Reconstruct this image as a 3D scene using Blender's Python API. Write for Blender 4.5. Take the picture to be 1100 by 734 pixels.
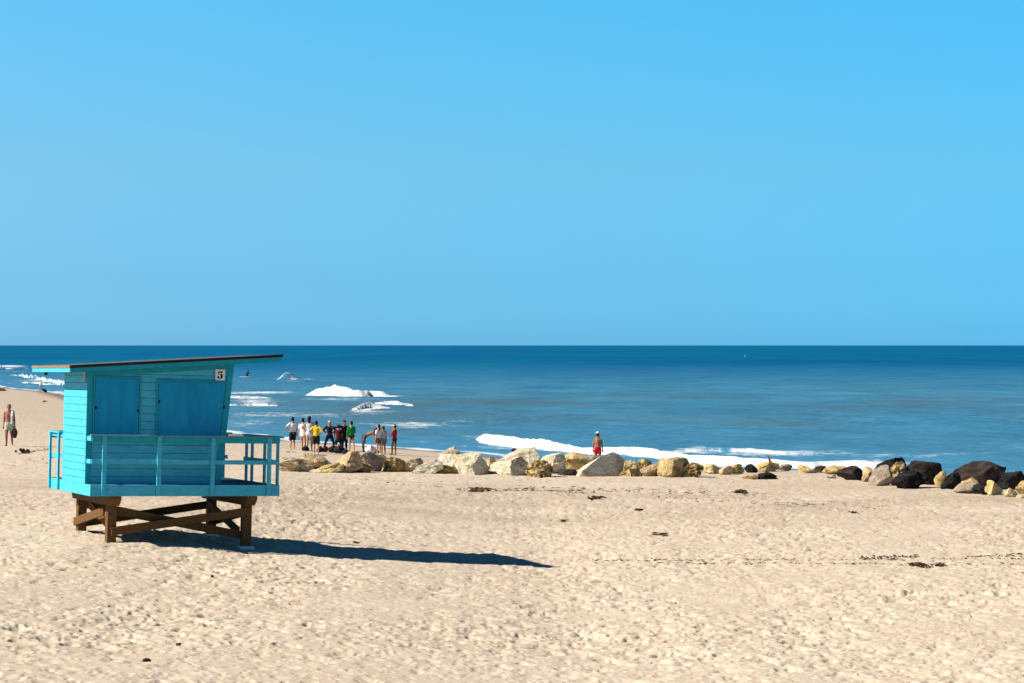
import bpy, bmesh, math, random
import numpy as np
from mathutils import Vector, Matrix, Euler

for o in list(bpy.data.objects):
    bpy.data.objects.remove(o, do_unlink=True)
S = bpy.context.scene
C = S.collection
R = math.radians

# ------------------------------------------------------------------ camera, world, sun, exposure
FPX = 2400.0            # focal length in pixels of the 1100 px wide photograph
CZ = 4.15               # eye height above the dry sand
HZ = 371.0              # horizon row
WATER = -1.4
cam_d = bpy.data.cameras.new('camera')
cam = bpy.data.objects.new('camera', cam_d)
C.objects.link(cam)
cam_d.sensor_width = 36.0
cam_d.lens = 36.0 * FPX / 1100.0
cam_d.clip_start = 0.5
cam_d.clip_end = 120000
cam.location = (0, 0, CZ)
cam.rotation_euler = (R(90) + math.atan((HZ - 367.0) / FPX), 0, 0)
S.camera = cam

SUN_EL, SUN_AZ = 37.3, -103.0      # azimuth counted from +Y towards +X
sdir = Vector((math.cos(R(SUN_EL)) * math.sin(R(SUN_AZ)), math.cos(R(SUN_EL)) * math.cos(R(SUN_AZ)), math.sin(R(SUN_EL))))
W = bpy.data.worlds.new('World')
S.world = W
W.use_nodes = True
nt = W.node_tree
for n in list(nt.nodes):
    nt.nodes.remove(n)
wo = nt.nodes.new('ShaderNodeOutputWorld')
bg = nt.nodes.new('ShaderNodeBackground')
sky = nt.nodes.new('ShaderNodeTexSky')
sky.sky_type = 'NISHITA'
sky.sun_disc = False
sky.sun_elevation = R(SUN_EL)
sky.sun_rotation = R(SUN_AZ)
sky.altitude = 0
sky.air_density = 1.0
sky.dust_density = 0.3
sky.ozone_density = 3.0
tc = nt.nodes.new('ShaderNodeTexCoord')
sx = nt.nodes.new('ShaderNodeSeparateXYZ')
nt.links.new(tc.outputs['Generated'], sx.inputs[0])
rmp = nt.nodes.new('ShaderNodeValToRGB')
rmp.color_ramp.interpolation = 'LINEAR'
SKYTINT = [(0.0, (0.215, 0.482, 0.974)), (0.03, (0.233, 0.446, 0.775)), (0.078, (0.344, 0.517, 0.663)), (0.155, (0.335, 0.663, 0.75)),
           (0.30, (0.10, 0.19, 0.30)), (0.55, (0.055, 0.10, 0.17)), (1.0, (0.045, 0.085, 0.14))]
el = rmp.color_ramp.elements
while len(el) < len(SKYTINT):
    el.new(0.5)
for e, (p, c) in zip(el, SKYTINT):
    e.position = p
    e.color = (*c, 1)
mx = nt.nodes.new('ShaderNodeMix')
mx.data_type = 'RGBA'
mx.blend_type = 'MULTIPLY'
mx.inputs['Factor'].default_value = 1.0
nt.links.new(sx.outputs['Z'], rmp.inputs[0])
nt.links.new(sky.outputs[0], mx.inputs['A'])
nt.links.new(rmp.outputs[0], mx.inputs['B'])
# the sky is a little paler on the sun's side
rm2 = nt.nodes.new('ShaderNodeValToRGB')
e2 = rm2.color_ramp.elements
e2.new(0.5)
for e, (p, c) in zip(e2, ((0.36, (0.66, 0.86, 0.91)), (0.5, (0.52, 0.83, 0.89)), (0.64, (0.40, 0.78, 0.88)))):
    e.position = p
    e.color = (*c, 1)
mr0 = nt.nodes.new('ShaderNodeMapRange')
mr0.inputs['From Min'].default_value = -0.8
mr0.inputs['From Max'].default_value = 0.8
nt.links.new(sx.outputs['X'], mr0.inputs['Value'])
nt.links.new(mr0.outputs[0], rm2.inputs[0])
mx2 = nt.nodes.new('ShaderNodeMix')
mx2.data_type = 'RGBA'
mx2.blend_type = 'MULTIPLY'
mx2.inputs['Factor'].default_value = 1.0
nt.links.new(mx.outputs['Result'], mx2.inputs['A'])
nt.links.new(rm2.outputs[0], mx2.inputs['B'])
nt.links.new(mx2.outputs['Result'], bg.inputs['Color'])
bg.inputs['Strength'].default_value = 0.15
nt.links.new(bg.outputs[0], wo.inputs[0])

sun_d = bpy.data.lights.new('sun', 'SUN')
sun_d.energy = 5.0
sun_d.angle = R(0.5)
sun_d.color = (1.0, 0.93, 0.82)
sun = bpy.data.objects.new('sun', sun_d)
sun.rotation_euler = sdir.to_track_quat('Z', 'Y').to_euler()
sun.location = (-30, 30, 40)
C.objects.link(sun)

S.view_settings.view_transform = 'Standard'
S.view_settings.look = 'None'
S.view_settings.gamma = 1.0
S.view_settings.exposure = 0.75

# ------------------------------------------------------------------ helpers: numbers
def hash2(ix, iy, seed):
    h = (ix.astype(np.int64) * 374761393 + iy.astype(np.int64) * 668265263 + seed * 974711 + 12345) & 0x7fffffff
    h = ((h ^ (h >> 13)) * 1274126177) & 0x7fffffff
    h = ((h ^ (h >> 15)) * 1911520717) & 0x7fffffff
    return ((h ^ (h >> 16)) & 0xffffff) / float(0x1000000)

def pnoise(x, y, seed=0):
    """2-d gradient noise, about -1..1"""
    ix, iy = np.floor(x), np.floor(y)
    fx, fy = x - ix, y - iy
    ix = ix.astype(np.int64); iy = iy.astype(np.int64)
    u = fx * fx * fx * (fx * (fx * 6 - 15) + 10)
    v = fy * fy * fy * (fy * (fy * 6 - 15) + 10)
    def g(a, b, dx, dy):
        t = hash2(a, b, seed) * 2 * np.pi
        return np.cos(t) * dx + np.sin(t) * dy
    n00 = g(ix, iy, fx, fy); n10 = g(ix + 1, iy, fx - 1, fy)
    n01 = g(ix, iy + 1, fx, fy - 1); n11 = g(ix + 1, iy + 1, fx - 1, fy - 1)
    return ((n00 * (1 - u) + n10 * u) * (1 - v) + (n01 * (1 - u) + n11 * u) * v) * 1.45

def fbm(x, y, octv=4, seed=0, gain=0.5):
    s, a = 0.0, 1.0
    for k in range(octv):
        s = s + a * pnoise(x * 2 ** k, y * 2 ** k, seed + 17 * k)
        a *= gain
    return s

def sstep(a, b, x):
    t = np.clip((x - a) / (b - a), 0, 1)
    return t * t * (3 - 2 * t)

# shoreline, left to right (waterline in metres); camera side is beach
SHX = np.array([-400., -140, -66, -54, -33, -20, -13.4, -6.1, -2, 0.8, 4, 12, 25, 40, 90, 300])
SHY = np.array([1150., 505, 290, 262, 188, 146, 130, 120, 114, 107, 101, 98.5, 92, 84, 62, -20])

def shore(x, y):
    x = np.asarray(x, float); y = np.asarray(y, float)
    d = np.full(x.shape, 1e9)
    for i in range(len(SHX) - 1):
        ax, ay, bx, by = SHX[i], SHY[i], SHX[i + 1], SHY[i + 1]
        ex, ey = bx - ax, by - ay
        t = np.clip(((x - ax) * ex + (y - ay) * ey) / (ex * ex + ey * ey), 0, 1)
        d = np.minimum(d, np.hypot(x - ax - t * ex, y - ay - t * ey))
    return np.where(y < np.interp(x, SHX, SHY), d, -d)

PS = np.array([-400, -60, -10, 0, 3, 11, 19, 28, 40, 60, 85, 500.])
PZ = np.array([-9, -4, -2.0, WATER, -1.2, -.76, -.56, -.34, -.15, -.03, 0, 0.])
TX = np.array([-40., -12, -8.5, -5.7, -2.5, 0.8, 5, 14, 60])       # the beach falls gently from the hut towards the right
TZ = np.array([.22, .25, .22, .0, -.20, -.47, -.50, -.48, -.46])

def ground(x, y):
    """smooth sand level, no lumps"""
    x = np.asarray(x, float); y = np.asarray(y, float)
    s = shore(x, y)
    z = np.interp(s, PS, PZ)
    z = z + np.interp(x, TX, TZ) * sstep(15, 42, s)
    z = z - 0.032 * np.clip(y - 44.5, 0, 7) * np.exp(-((x + 2.2) / 3.6) ** 2) * (1 - sstep(54, 72, y))
    return z

def gz(x, y):
    return float(ground(np.array([x]), np.array([y]))[0])

def hit(px, py, dmax=400.):
    """point of the sand seen at a photograph pixel"""
    d = np.arange(20, dmax, 0.05)
    x = (px - 550) / FPX * d
    zr = CZ - (py - HZ) / FPX * d
    g = ground(x, d)
    i = int(np.argmax(zr <= g))
    return float(x[i]), float(d[i]), float(g[i])

# ------------------------------------------------------------------ helpers: materials
def mat(name, color, rough=0.7, var=0.0, vscale=8.0, color2=None, bump=0.0, bscale=30.0, metallic=0.0, spec=0.12, detail=4, stretch=None, objvar=0.0, wear=None):
    m = bpy.data.materials.new(name)
    m.use_nodes = True
    n = m.node_tree
    b = n.nodes['Principled BSDF']
    b.inputs['Roughness'].default_value = rough
    b.inputs['Metallic'].default_value = metallic
    b.inputs['Specular IOR Level'].default_value = spec
    c2 = color2 or tuple(max(0, c * (1 - var)) for c in color)
    t = n.nodes.new('ShaderNodeTexCoord')
    src = t.outputs['Object']
    if stretch:
        mp = n.nodes.new('ShaderNodeMapping')
        mp.inputs['Scale'].default_value = stretch
        n.links.new(src, mp.inputs['Vector'])
        src = mp.outputs['Vector']
    nz = n.nodes.new('ShaderNodeTexNoise')
    nz.inputs['Scale'].default_value = vscale
    nz.inputs['Detail'].default_value = detail
    nz.inputs['Roughness'].default_value = 0.65
    n.links.new(src, nz.inputs['Vector'])
    rp = n.nodes.new('ShaderNodeValToRGB')
    rp.color_ramp.elements[0].position = 0.36
    rp.color_ramp.elements[1].position = 0.64
    rp.color_ramp.elements[0].color = (*c2, 1)
    rp.color_ramp.elements[1].color = (*color, 1)
    n.links.new(nz.outputs[0], rp.inputs[0])
    out = rp.outputs[0]
    if objvar:
        oi = n.nodes.new('ShaderNodeObjectInfo')
        mr = n.nodes.new('ShaderNodeMapRange')
        mr.inputs['To Min'].default_value = 1 - objvar
        mr.inputs['To Max'].default_value = 1 + objvar
        n.links.new(oi.outputs['Random'], mr.inputs['Value'])
        hs = n.nodes.new('ShaderNodeHueSaturation')
        n.links.new(mr.outputs[0], hs.inputs['Value'])
        n.links.new(out, hs.inputs['Color'])
        out = hs.outputs[0]
    if wear:
        wn = n.nodes.new('ShaderNodeTexNoise'); wn.inputs['Scale'].default_value = 9.0; wn.inputs['Detail'].default_value = 8; wn.inputs['Roughness'].default_value = 0.75
        n.links.new(t.outputs['Object'], wn.inputs['Vector'])
        wr = n.nodes.new('ShaderNodeMapRange'); wr.inputs['From Min'].default_value = 0.58; wr.inputs['From Max'].default_value = 0.70; wr.inputs['To Max'].default_value = 0.75
        n.links.new(wn.outputs[0], wr.inputs['Value'])
        wm = n.nodes.new('ShaderNodeMix'); wm.data_type = 'RGBA'
        n.links.new(wr.outputs[0], wm.inputs['Factor']); n.links.new(out, wm.inputs['A']); wm.inputs['B'].default_value = (*wear, 1)
        out = wm.outputs['Result']
    n.links.new(out, b.inputs['Base Color'])
    if bump:
        nb = n.nodes.new('ShaderNodeTexNoise')
        nb.inputs['Scale'].default_value = bscale
        nb.inputs['Detail'].default_value = 5
        n.links.new(src, nb.inputs['Vector'])
        bp = n.nodes.new('ShaderNodeBump')
        bp.inputs['Strength'].default_value = bump
        bp.inputs['Distance'].default_value = 0.03
        n.links.new(nb.outputs[0], bp.inputs['Height'])
        n.links.new(bp.outputs[0], b.inputs['Normal'])
    return m

M = {}
M['paint'] = mat('sky_blue_paint', (0.075, 0.45, 0.58), 0.6, 0, 4, (0.040, 0.37, 0.53), 0.15, 25, stretch=(1, 1, 3), wear=(0.030, 0.26, 0.38))
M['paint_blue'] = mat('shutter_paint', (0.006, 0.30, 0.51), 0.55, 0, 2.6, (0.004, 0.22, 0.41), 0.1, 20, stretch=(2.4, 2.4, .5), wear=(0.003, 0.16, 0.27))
M['teal_tone'] = mat('trim_teal', (0.012, 0.32, 0.40), 0.55, 0, 6, (0.010, 0.26, 0.34), 0.1, 20)  # darker, greener tone on trim, frieze, fascias, rafters and some rails
M['roofing'] = mat('roofing_felt', (0.13, 0.135, 0.145), 0.95, 0, 7, (0.085, 0.088, 0.095), 0.4, 60)
M['roof_edge'] = mat('weathered_roof_edge', (0.30, 0.24, 0.17), 0.9, 0, 22, (0.12, 0.09, 0.06), 0.4, 60)
M['drip'] = mat('black_drip_edge', (0.02, 0.02, 0.022), 0.7, 0.2)
M['timber'] = mat('brown_timber', (0.175, 0.088, 0.030), 0.85, 0, 9, (0.085, 0.042, 0.016), 0.3, 40, stretch=(2, 2, 6))
M['deck'] = mat('worn_deck_boards', (0.03, 0.14, 0.18), 0.8, 0, 12, (0.05, 0.07, 0.08), 0.3, 40)
M['worn_rail'] = mat('worn_rail_top', (0.20, 0.27, 0.27), 0.8, 0, 30, (0.03, 0.24, 0.30), 0.3, 40)
M['white_plate'] = mat('white_sign_plate', (0.72, 0.72, 0.72), 0.5, 0.06)
M['black_ink'] = mat('black_lettering', (0.012, 0.012, 0.014), 0.5, 0.1)
M['gap'] = mat('dark_seam', (0.006, 0.05, 0.075), 0.9, 0.2)
M['iron'] = mat('dark_iron', (0.03, 0.03, 0.035), 0.5, 0.3, metallic=0.5)
M['galv'] = mat('galvanised_fitting', (0.5, 0.48, 0.45), 0.5, 0.3, 30)
M['footing'] = mat('pale_concrete', (0.62, 0.62, 0.60), 0.9, 0.2, 20, bump=0.3)

# ------------------------------------------------------------------ helpers: objects
def obj(name, me, m=None, parent=None, smooth=False, loc=None):
    if isinstance(me, bmesh.types.BMesh):
        bm = me
        me = bpy.data.meshes.new(name)
        bm.to_mesh(me)
        bm.free()
    o = bpy.data.objects.new(name, me)
    C.objects.link(o)
    if m is not None:
        me.materials.clear()
        me.materials.append(m)
    if smooth:
        for p in me.polygons:
            p.use_smooth = True
    if parent is not None:
        o.parent = parent
    if loc is not None:
        o.location = loc
    return o

def tag(o, label=None, cat=None, group=None, kind=None):
    if label: o['label'] = label
    if cat: o['category'] = cat
    if group: o['group'] = group
    if kind: o['kind'] = kind
    return o

def empty(name, loc, rz=0.0):
    o = bpy.data.objects.new(name, None)
    C.objects.link(o)
    o.location = loc
    o.rotation_euler = (0, 0, rz)
    o.empty_display_size = 0.3
    return o

def box(bm, x0, x1, y0, y1, z0, z1):
    v = [bm.verts.new(p) for p in ((x0, y0, z0), (x1, y0, z0), (x1, y1, z0), (x0, y1, z0), (x0, y0, z1), (x1, y0, z1), (x1, y1, z1), (x0, y1, z1))]
    for f in ((0, 3, 2, 1), (4, 5, 6, 7), (0, 1, 5, 4), (1, 2, 6, 5), (2, 3, 7, 6), (3, 0, 4, 7)):
        bm.faces.new([v[i] for i in f])

def bar(bm, a, b, w, t, up=(0, 0, 1)):
    """plank from a to b; w across (in the plane of up), t the other way"""
    a, b = Vector(a), Vector(b)
    d = (b - a).normalized()
    s = d.cross(Vector(up)).normalized()
    u = s.cross(d).normalized()
    q = []
    for p in (a, b):
        for (i, j) in ((-1, -1), (1, -1), (1, 1), (-1, 1)):
            q.append(bm.verts.new(p + s * (i * t / 2) + u * (j * w / 2)))
    for f in ((0, 1, 2, 3), (7, 6, 5, 4), (0, 4, 5, 1), (1, 5, 6, 2), (2, 6, 7, 3), (3, 7, 4, 0)):
        bm.faces.new([q[i] for i in f])

def prism(bm, poly, fa, fb):
    """poly: list of 2-d points; fa, fb map a point onto the two faces"""
    A = [bm.verts.new(fa(*p)) for p in poly]
    B = [bm.verts.new(fb(*p)) for p in poly]
    bm.faces.new(A)
    bm.faces.new(B[::-1])
    n = len(poly)
    for i in range(n):
        j = (i + 1) % n
        bm.faces.new((A[j], A[i], B[i], B[j]))

def clip(poly, a, b, c):
    """keep a*x+b*y<=c"""
    out = []
    n = len(poly)
    for i in range(n):
        p, q = poly[i], poly[(i + 1) % n]
        dp, dq = a * p[0] + b * p[1] - c, a * q[0] + b * q[1] - c
        if dp <= 0: out.append(p)
        if dp * dq < 0:
            t = dp / (dp - dq)
            out.append((p[0] + t * (q[0] - p[0]), p[1] + t * (q[1] - p[1])))
    return out

def fixn(bm):
    bmesh.ops.recalc_face_normals(bm, faces=bm.faces[:])
    return bm

def bevelled(bm, w=0.006):
    fixn(bm)
    bmesh.ops.bevel(bm, geom=bm.edges[:], offset=w, segments=1, affect='EDGES', clamp_overlap=True)
    return bm

def grid_mesh(name, X, Y, Z, attrs=None):
    nr, ncol = X.shape
    me = bpy.data.meshes.new(name)
    nv = nr * ncol
    me.vertices.add(nv)
    co = np.stack([X, Y, Z], -1).reshape(-1).astype(np.float32)
    me.vertices.foreach_set('co', co)
    idx = np.arange(nv).reshape(nr, ncol)
    q = np.stack([idx[:-1, :-1], idx[:-1, 1:], idx[1:, 1:], idx[1:, :-1]], -1).reshape(-1, 4)
    nf = len(q)
    me.loops.add(nf * 4)
    me.loops.foreach_set('vertex_index', q.reshape(-1).astype(np.int32))
    me.polygons.add(nf)
    me.polygons.foreach_set('loop_start', (np.arange(nf) * 4).astype(np.int32))
    me.polygons.foreach_set('use_smooth', np.ones(nf, dtype=bool))
    for k, v in (attrs or {}).items():
        a = me.attributes.new(k, 'FLOAT', 'POINT')
        a.data.foreach_set('value', v.reshape(-1).astype(np.float32))
    me.update(calc_edges=True)
    return me

# ------------------------------------------------------------------ the sand
def sand_lumps(x, y):
    s = shore(x, y)
    amp = 0.45 + 0.55 * sstep(86, 56, y)
    amp = amp * sstep(0.5, 14, s)
    patch = np.clip(0.80 + 0.55 * pnoise(x / 4.0, y / 6.5, 91) + 0.3 * pnoise(x / 1.6, y / 2.2, 93), 0.25, 1.6)
    h = 0.050 * pnoise(x / 2.2, y / 2.6, 3) + 0.026 * pnoise(x / 1.0, y / 0.8, 5) + 0.012 * pnoise(x / 0.45, y / 0.4, 7) + 0.006 * pnoise(x / 0.17, y / 0.2, 9)
    wob = pnoise(x / 0.09, y / 0.09, 13)
    # footprints: elongated hollows with a pushed-up rim, two layers
    for seed, cell, dep, rad in ((21, 0.46, 0.046, 0.115), (47, 0.30, 0.030, 0.065), (63, 0.85, 0.058, 0.19), (83, 0.24, 0.034, 0.042)):
        ix, iy = np.floor(x / cell), np.floor(y / cell)
        for ox in (-1, 0, 1):
            for oy in (-1, 0, 1):
                cx, cy = ix + ox, iy + oy
                jx = (cx + 0.15 + 0.7 * hash2(cx, cy, seed)) * cell
                jy = (cy + 0.15 + 0.7 * hash2(cx, cy, seed + 1)) * cell
                on = hash2(cx, cy, seed + 2)
                ang = hash2(cx, cy, seed + 3) * np.pi
                dx, dy = x - jx, y - jy
                a = np.cos(ang) * dx + np.sin(ang) * dy
                b = -np.sin(ang) * dx + np.cos(ang) * dy
                r = np.sqrt((a / 1.5) ** 2 + b ** 2) / rad * (1 + 0.35 * wob)
                k = np.where(on > 0.42, dep * (0.4 + on * 0.6), 0)
                h = h + k * (-np.exp(-r ** 3 * 1.5) + 0.17 * np.exp(-((r - 1.35) / 0.42) ** 2))
    h = h * amp * patch * 0.88
    # tyre ruts running across the beach
    for (x0, y0, x1, y1, w) in ((1.5, 42.6, 16, 42.9, .16), (3.0, 41.0, 18, 40.6, .2), (-40, 84, -17.5, 74.5, .25), (-40, 79, -17.0, 71.0, .25)):
        t = np.clip((x - x0) / (x1 - x0), 0, 1)
        yy = y0 + (y1 - y0) * t + 0.35 * np.sin(t * 9.0)
        on = ((x > x0) & (x < x1))
        h = h + on * (-0.035 * np.exp(-((y - yy) / w) ** 2) + 0.03 * np.exp(-((y - yy - 2 * w) / w) ** 2))
    return h

def fan_cols(edge, n, outer, no):
    inner = np.linspace(-edge, edge, n)
    o = edge + (outer - edge) * (np.linspace(0, 1, no + 1)[1:] ** 1.7)
    return np.concatenate([-o[::-1], inner, o])

def to_rows(vs, h):
    return FPX * h / vs

rows = np.concatenate([np.linspace(-25, 22.5, 26)[:-1], to_rows(np.arange(443, 96, -0.42), CZ), to_rows(np.arange(96, 18, -0.6), CZ), np.array([600, 700, 850, 1000, 1300])])
rows = np.unique(np.sort(rows))
cols = fan_cols(0.252, 1000, 3.0, 24)
Yg = np.repeat(rows[:, None], len(cols), 1)
Xg = cols[None, :] * np.maximum(Yg, 14.0)
sg = shore(Xg, Yg)
Zg = ground(Xg, Yg) + sand_lumps(Xg, Yg)

ms = bpy.data.materials.new('sand')
ms.use_nodes = True
n = ms.node_tree
b = n.nodes['Principled BSDF']
b.inputs['Roughness'].default_value = 0.95
b.inputs['Specular IOR Level'].default_value = 0.15
t = n.nodes.new('ShaderNodeTexCoord')
def nnoise(scale, detail=4, vec=None, rough=0.6):
    z = n.nodes.new('ShaderNodeTexNoise')
    z.inputs['Scale'].default_value = scale
    z.inputs['Detail'].default_value = detail
    z.inputs['Roughness'].default_value = rough
    n.links.new(vec or t.outputs['Object'], z.inputs['Vector'])
    return z
def nramp(src, stops):
    r_ = n.nodes.new('ShaderNodeValToRGB')
    e_ = r_.color_ramp.elements
    while len(e_) < len(stops):
        e_.new(0.5)
    for q, (p, c) in zip(e_, stops):
        q.position = p
        q.color = (*c, 1) if len(c) == 3 else c
    n.links.new(src, r_.inputs[0])
    return r_
def nmix(a, bcol, fac, mode='MIX'):
    m_ = n.nodes.new('ShaderNodeMix')
    m_.data_type = 'RGBA'
    m_.blend_type = mode
    for key, v in (('A', a), ('B', bcol), ('Factor', fac)):
        if isinstance(v, (int, float)):
            m_.inputs[key].default_value = v
        elif isinstance(v, tuple):
            m_.inputs[key].default_value = (*v, 1)
        else:
            n.links.new(v, m_.inputs[key])
    return m_.outputs['Result']
base = nramp(nnoise(0.7, 5).outputs[0], [(0.3, (0.540, 0.440, 0.325)), (0.7, (0.605, 0.505, 0.390))]).outputs[0]
grain = nramp(nnoise(45, 3).outputs[0], [(0.3, (0.80, 0.80, 0.80)), (0.65, (1.05, 1.05, 1.05))]).outputs[0]
base = nmix(base, grain, 1.0, 'MULTIPLY')
# scraps of dark debris trodden into the sand
spk = nramp(nnoise(9.0, 6, rough=0.75).outputs[0], [(0.655, (0, 0, 0)), (0.70, (1, 1, 1))]).outputs[0]
spm = nramp(nnoise(0.6, 3).outputs[0], [(0.40, (0, 0, 0)), (0.62, (.8, .8, .8))]).outputs[0]
spk = nmix(spk, spm, 1.0, 'MULTIPLY')
base = nmix(base, (0.15, 0.11, 0.08), spk)
at = n.nodes.new('ShaderNodeAttribute'); at.attribute_name = 'damp'
base = nmix(base, (0.20, 0.145, 0.095), at.outputs['Fac'])
n.links.new(base, b.inputs['Base Color'])
bp = n.nodes.new('ShaderNodeBump')
bp.inputs['Strength'].default_value = 0.5
bp.inputs['Distance'].default_value = 0.02
n.links.new(nnoise(14, 6).outputs[0], bp.inputs['Height'])
n.links.new(bp.outputs[0], b.inputs['Normal'])
# damp: wet strip at the water, and the flatter, browner band below the rocks
strip = 0.35 * np.exp(-((Yg - 66 - 0.18 * Xg) / 9.0) ** 2) * (0.6 + 0.6 * fbm(Xg / 6, Yg / 3, 3, 77))
damp = np.clip(0.85 * sstep(3.0, 0.3, sg) + 0.22 * sstep(30, 4, sg) + np.clip(strip, 0, 1), 0, 1)
sand = obj('sand', grid_mesh('sand', Xg, Yg, Zg, {'damp': damp}), ms)
tag(sand, kind='structure')

# ------------------------------------------------------------------ the sea
HW = CZ - WATER
vs = np.concatenate([np.arange(175, 150, -1.0), np.arange(150, 30, -0.16), np.arange(30, 8, -0.3), np.arange(8, 1, -0.5), np.array([0.8, .6, .45, .33, .25, .2])])
wrows = to_rows(vs, HW)
wcols = fan_cols(0.258, 800, 4.0, 22)
Yw = np.repeat(wrows[:, None], len(wcols), 1)
Xw = wcols[None, :] * Yw
PX = 550 + wcols * FPX                     # column of the photograph
fade = sstep(900, 250, Yw)
sw = shore(Xw, Yw)
off = np.clip(-sw, 0, None)
Zw = np.zeros_like(Yw)
# swell lines, roughly parallel to the shore, plus chop
q = Yw + 0.10 * Xw + 3.0 * pnoise(Xw / 40, Yw / 60, 201)
Zw += fade * 0.16 * np.sin(q / 21 * 2 * np.pi + 1.5 * pnoise(Xw / 60, Yw / 50, 203)) * (0.5 + 0.6 * pnoise(Xw / 25, Yw / 40, 205))
Zw += fade * 0.10 * pnoise(Xw / 9.0, Yw / 5.0, 207)
Zw += sstep(420, 160, Yw) * 0.055 * pnoise(Xw / 2.6, Yw / 1.7, 211)
Zw += sstep(300, 130, Yw) * 0.028 * pnoise(Xw / 1.0, Yw / 0.8, 213)
Zw *= 0.25 + 0.75 * sstep(0, 12, off)
foam = np.zeros_like(Yw)
# breaking waves: (column, row of the foot, height in px) ; length of foam apron in front, behind ; roughness
BREAK = [
    ([(500, 473.5, 0), (511, 474, 1.0), (520, 475, 8), (533, 476.5, 10.5), (548, 478, 10.5), (565, 480, 10), (583, 482, 10), (600, 484, 7.5), (625, 487, 7.5), (650, 489, 8.5), (690, 491, 8.0), (725, 494, 8.0), (760, 497, 8), (800, 499.5, 7.5), (850, 501, 6.5), (900, 502, 5), (945, 503, 3), (975, 504, 0)], 1.4, 0.5, 1.0),
    ([(690, 484, 0), (725, 485, 1.0), (745, 485.5, 3.5), (770, 486, 5.0), (795, 487.5, 4.5), (830, 489, 3), (880, 491.5, 2.0), (930, 494, 1.0), (960, 495, 0)], 2.5, 4.0, 0.55),
    ([(322, 425, 0), (330, 426, 1.5), (335, 426, 5), (340, 426, 8.0), (347, 426.2, 10.4), (357, 426.3, 11.8), (365, 426.4, 10.8), (374, 426.5, 9.0), (386, 426.5, 7.6), (400, 426.5, 6.4), (411, 426.5, 5.4), (420, 426.5, 2), (430, 426.5, 0.8), (440, 426.5, 0)], 1.5, 1.0, 1.0),
    ([(368, 440.6, 0), (376, 440.6, 0.8), (383, 440.4, 3.5), (391, 440.2, 7.0), (397, 440, 8.0), (404, 439.8, 6.0), (412, 439.6, 3.0), (424, 439.4, 0)], 1.5, 1.2, 0.8),
    ([(398, 433, 0), (404, 433.2, 1.5), (414, 433.6, 3.6), (422, 434, 4.6), (430, 434.6, 3.0), (444, 435.2, 1.0), (462, 435.5, 0)], 1.5, 0.8, 0.9),
    ([(240, 435, 2), (262, 435, 3.5), (275, 435, 4.5), (286, 435, 3.5), (294, 435, 2), (304, 435, 0)], 3.0, 3.0, 0.75),
    ([(235, 428, 2), (252, 428, 3.2), (268, 428, 2.8), (284, 428, 1.6), (300, 428, 0)], 3.0, 3.0, 0.7),
    ([(296, 408, 0), (299, 408, 2.5), (303, 408, 5.5), (308, 408, 8.0), (312, 408, 8.0), (316, 408, 5.5), (322, 408, 3.0), (332, 408, 2), (345, 408, 0)], 0.8, 1.5, 0.72),
    ([(-30, 397, 4.5), (0, 396.5, 4.2), (8, 396.4, 4.8), (16, 396.3, 3.8), (26, 396, 2.2), (36, 395.6, 0.8), (60, 395.5, 0)], 2.0, 2.0, 0.9),
    ([(8, 403, 0), (14, 403.5, 1.2), (24, 405, 3.5), (36, 407, 4.5), (48, 409.5, 5), (60, 412, 5), (72, 413.5, 4.5), (90, 414, 3), (110, 414, 0)], 2.0, 5.0, 0.85),
    ([(20, 411.5, 0), (28, 411.5, 1.5), (40, 412, 2.5), (60, 414, 2.5), (80, 416, 2.2), (110, 418, 0)], 2.0, 2.5, 0.75),
]
for bi, (pts, af, ab, rough) in enumerate(BREAK):
    pts = np.array(pts, float)
    ok = (PX >= pts[0, 0]) & (PX <= pts[-1, 0])
    cc = np.where(ok)[0]
    if len(cc) == 0:
        continue
    pf = np.interp(PX[cc], pts[:, 0], pts[:, 1])
    ph = np.interp(PX[cc], pts[:, 0], pts[:, 2])
    df = FPX * HW / (pf - HZ)                   # distance of the foot
    x_ = Xw[:, cc]; y_ = Yw[:, cc]
    df = df * (1 + 0.010 * pnoise(x_[0] / 3.0, x_[0] * 0 + 0.5, 500 + bi) + 0.005 * pnoise(x_[0] / 0.9, x_[0] * 0 + 0.5, 520 + bi))
    hm = ph * df / FPX
    jag = 1 + 0.16 * pnoise(x_ / 2.6, y_ * 0 + bi * 7.3, 300 + bi) + 0.07 * pnoise(x_ / 0.7, y_ * 0 + bi * 3.1, 320 + bi)
    hh = hm[None, :] * jag
    face = np.maximum(0.9 * hm, 0.25)[None, :]
    u = y_ - df[None, :] + 0.5 * pnoise(x_ / 3.0, y_ / 3.0, 340 + bi)
    rise = sstep(0, 1, u / face)
    fall = np.exp(-np.clip(u - face, 0, None) / (1.2 + 2.2 * hm[None, :]))
    prof = np.where(u < face, rise, fall)
    lump = 1 + 0.06 * fbm(x_ / 0.7, y_ / 0.7, 3, 360 + bi) * (prof > 0.1)
    Zw[:, cc] += hh * prof * lump
    on = sstep(0.02, 0.14, hm)[None, :]
    ue = u + 0.9 * af * fbm(x_ / 2.2, y_ / 1.6, 3, 380 + bi)
    fr = sstep(-af * 1.6, 0.25, ue) * (1 - 0.38 * sstep(0.55, 1.0, u / face)) * (1 - sstep(face + ab * 0.4 * hm[None, :], face + ab * (0.3 + hm[None, :]), u)) * on
    fr = fr * rough
    apron = 0.55 * np.exp(-np.clip(-u, 0, None) / (af * 3.0)) * (u < 0.1) * on * rough
    back = 0.62 * np.exp(-np.clip(u - face, 0, None) / (ab * 1.6 + 2.5)) * (u > face * .9) * on * rough
    apron = np.maximum(apron, back)
    foam[:, cc] = np.maximum(foam[:, cc], np.maximum(fr, apron))
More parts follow.
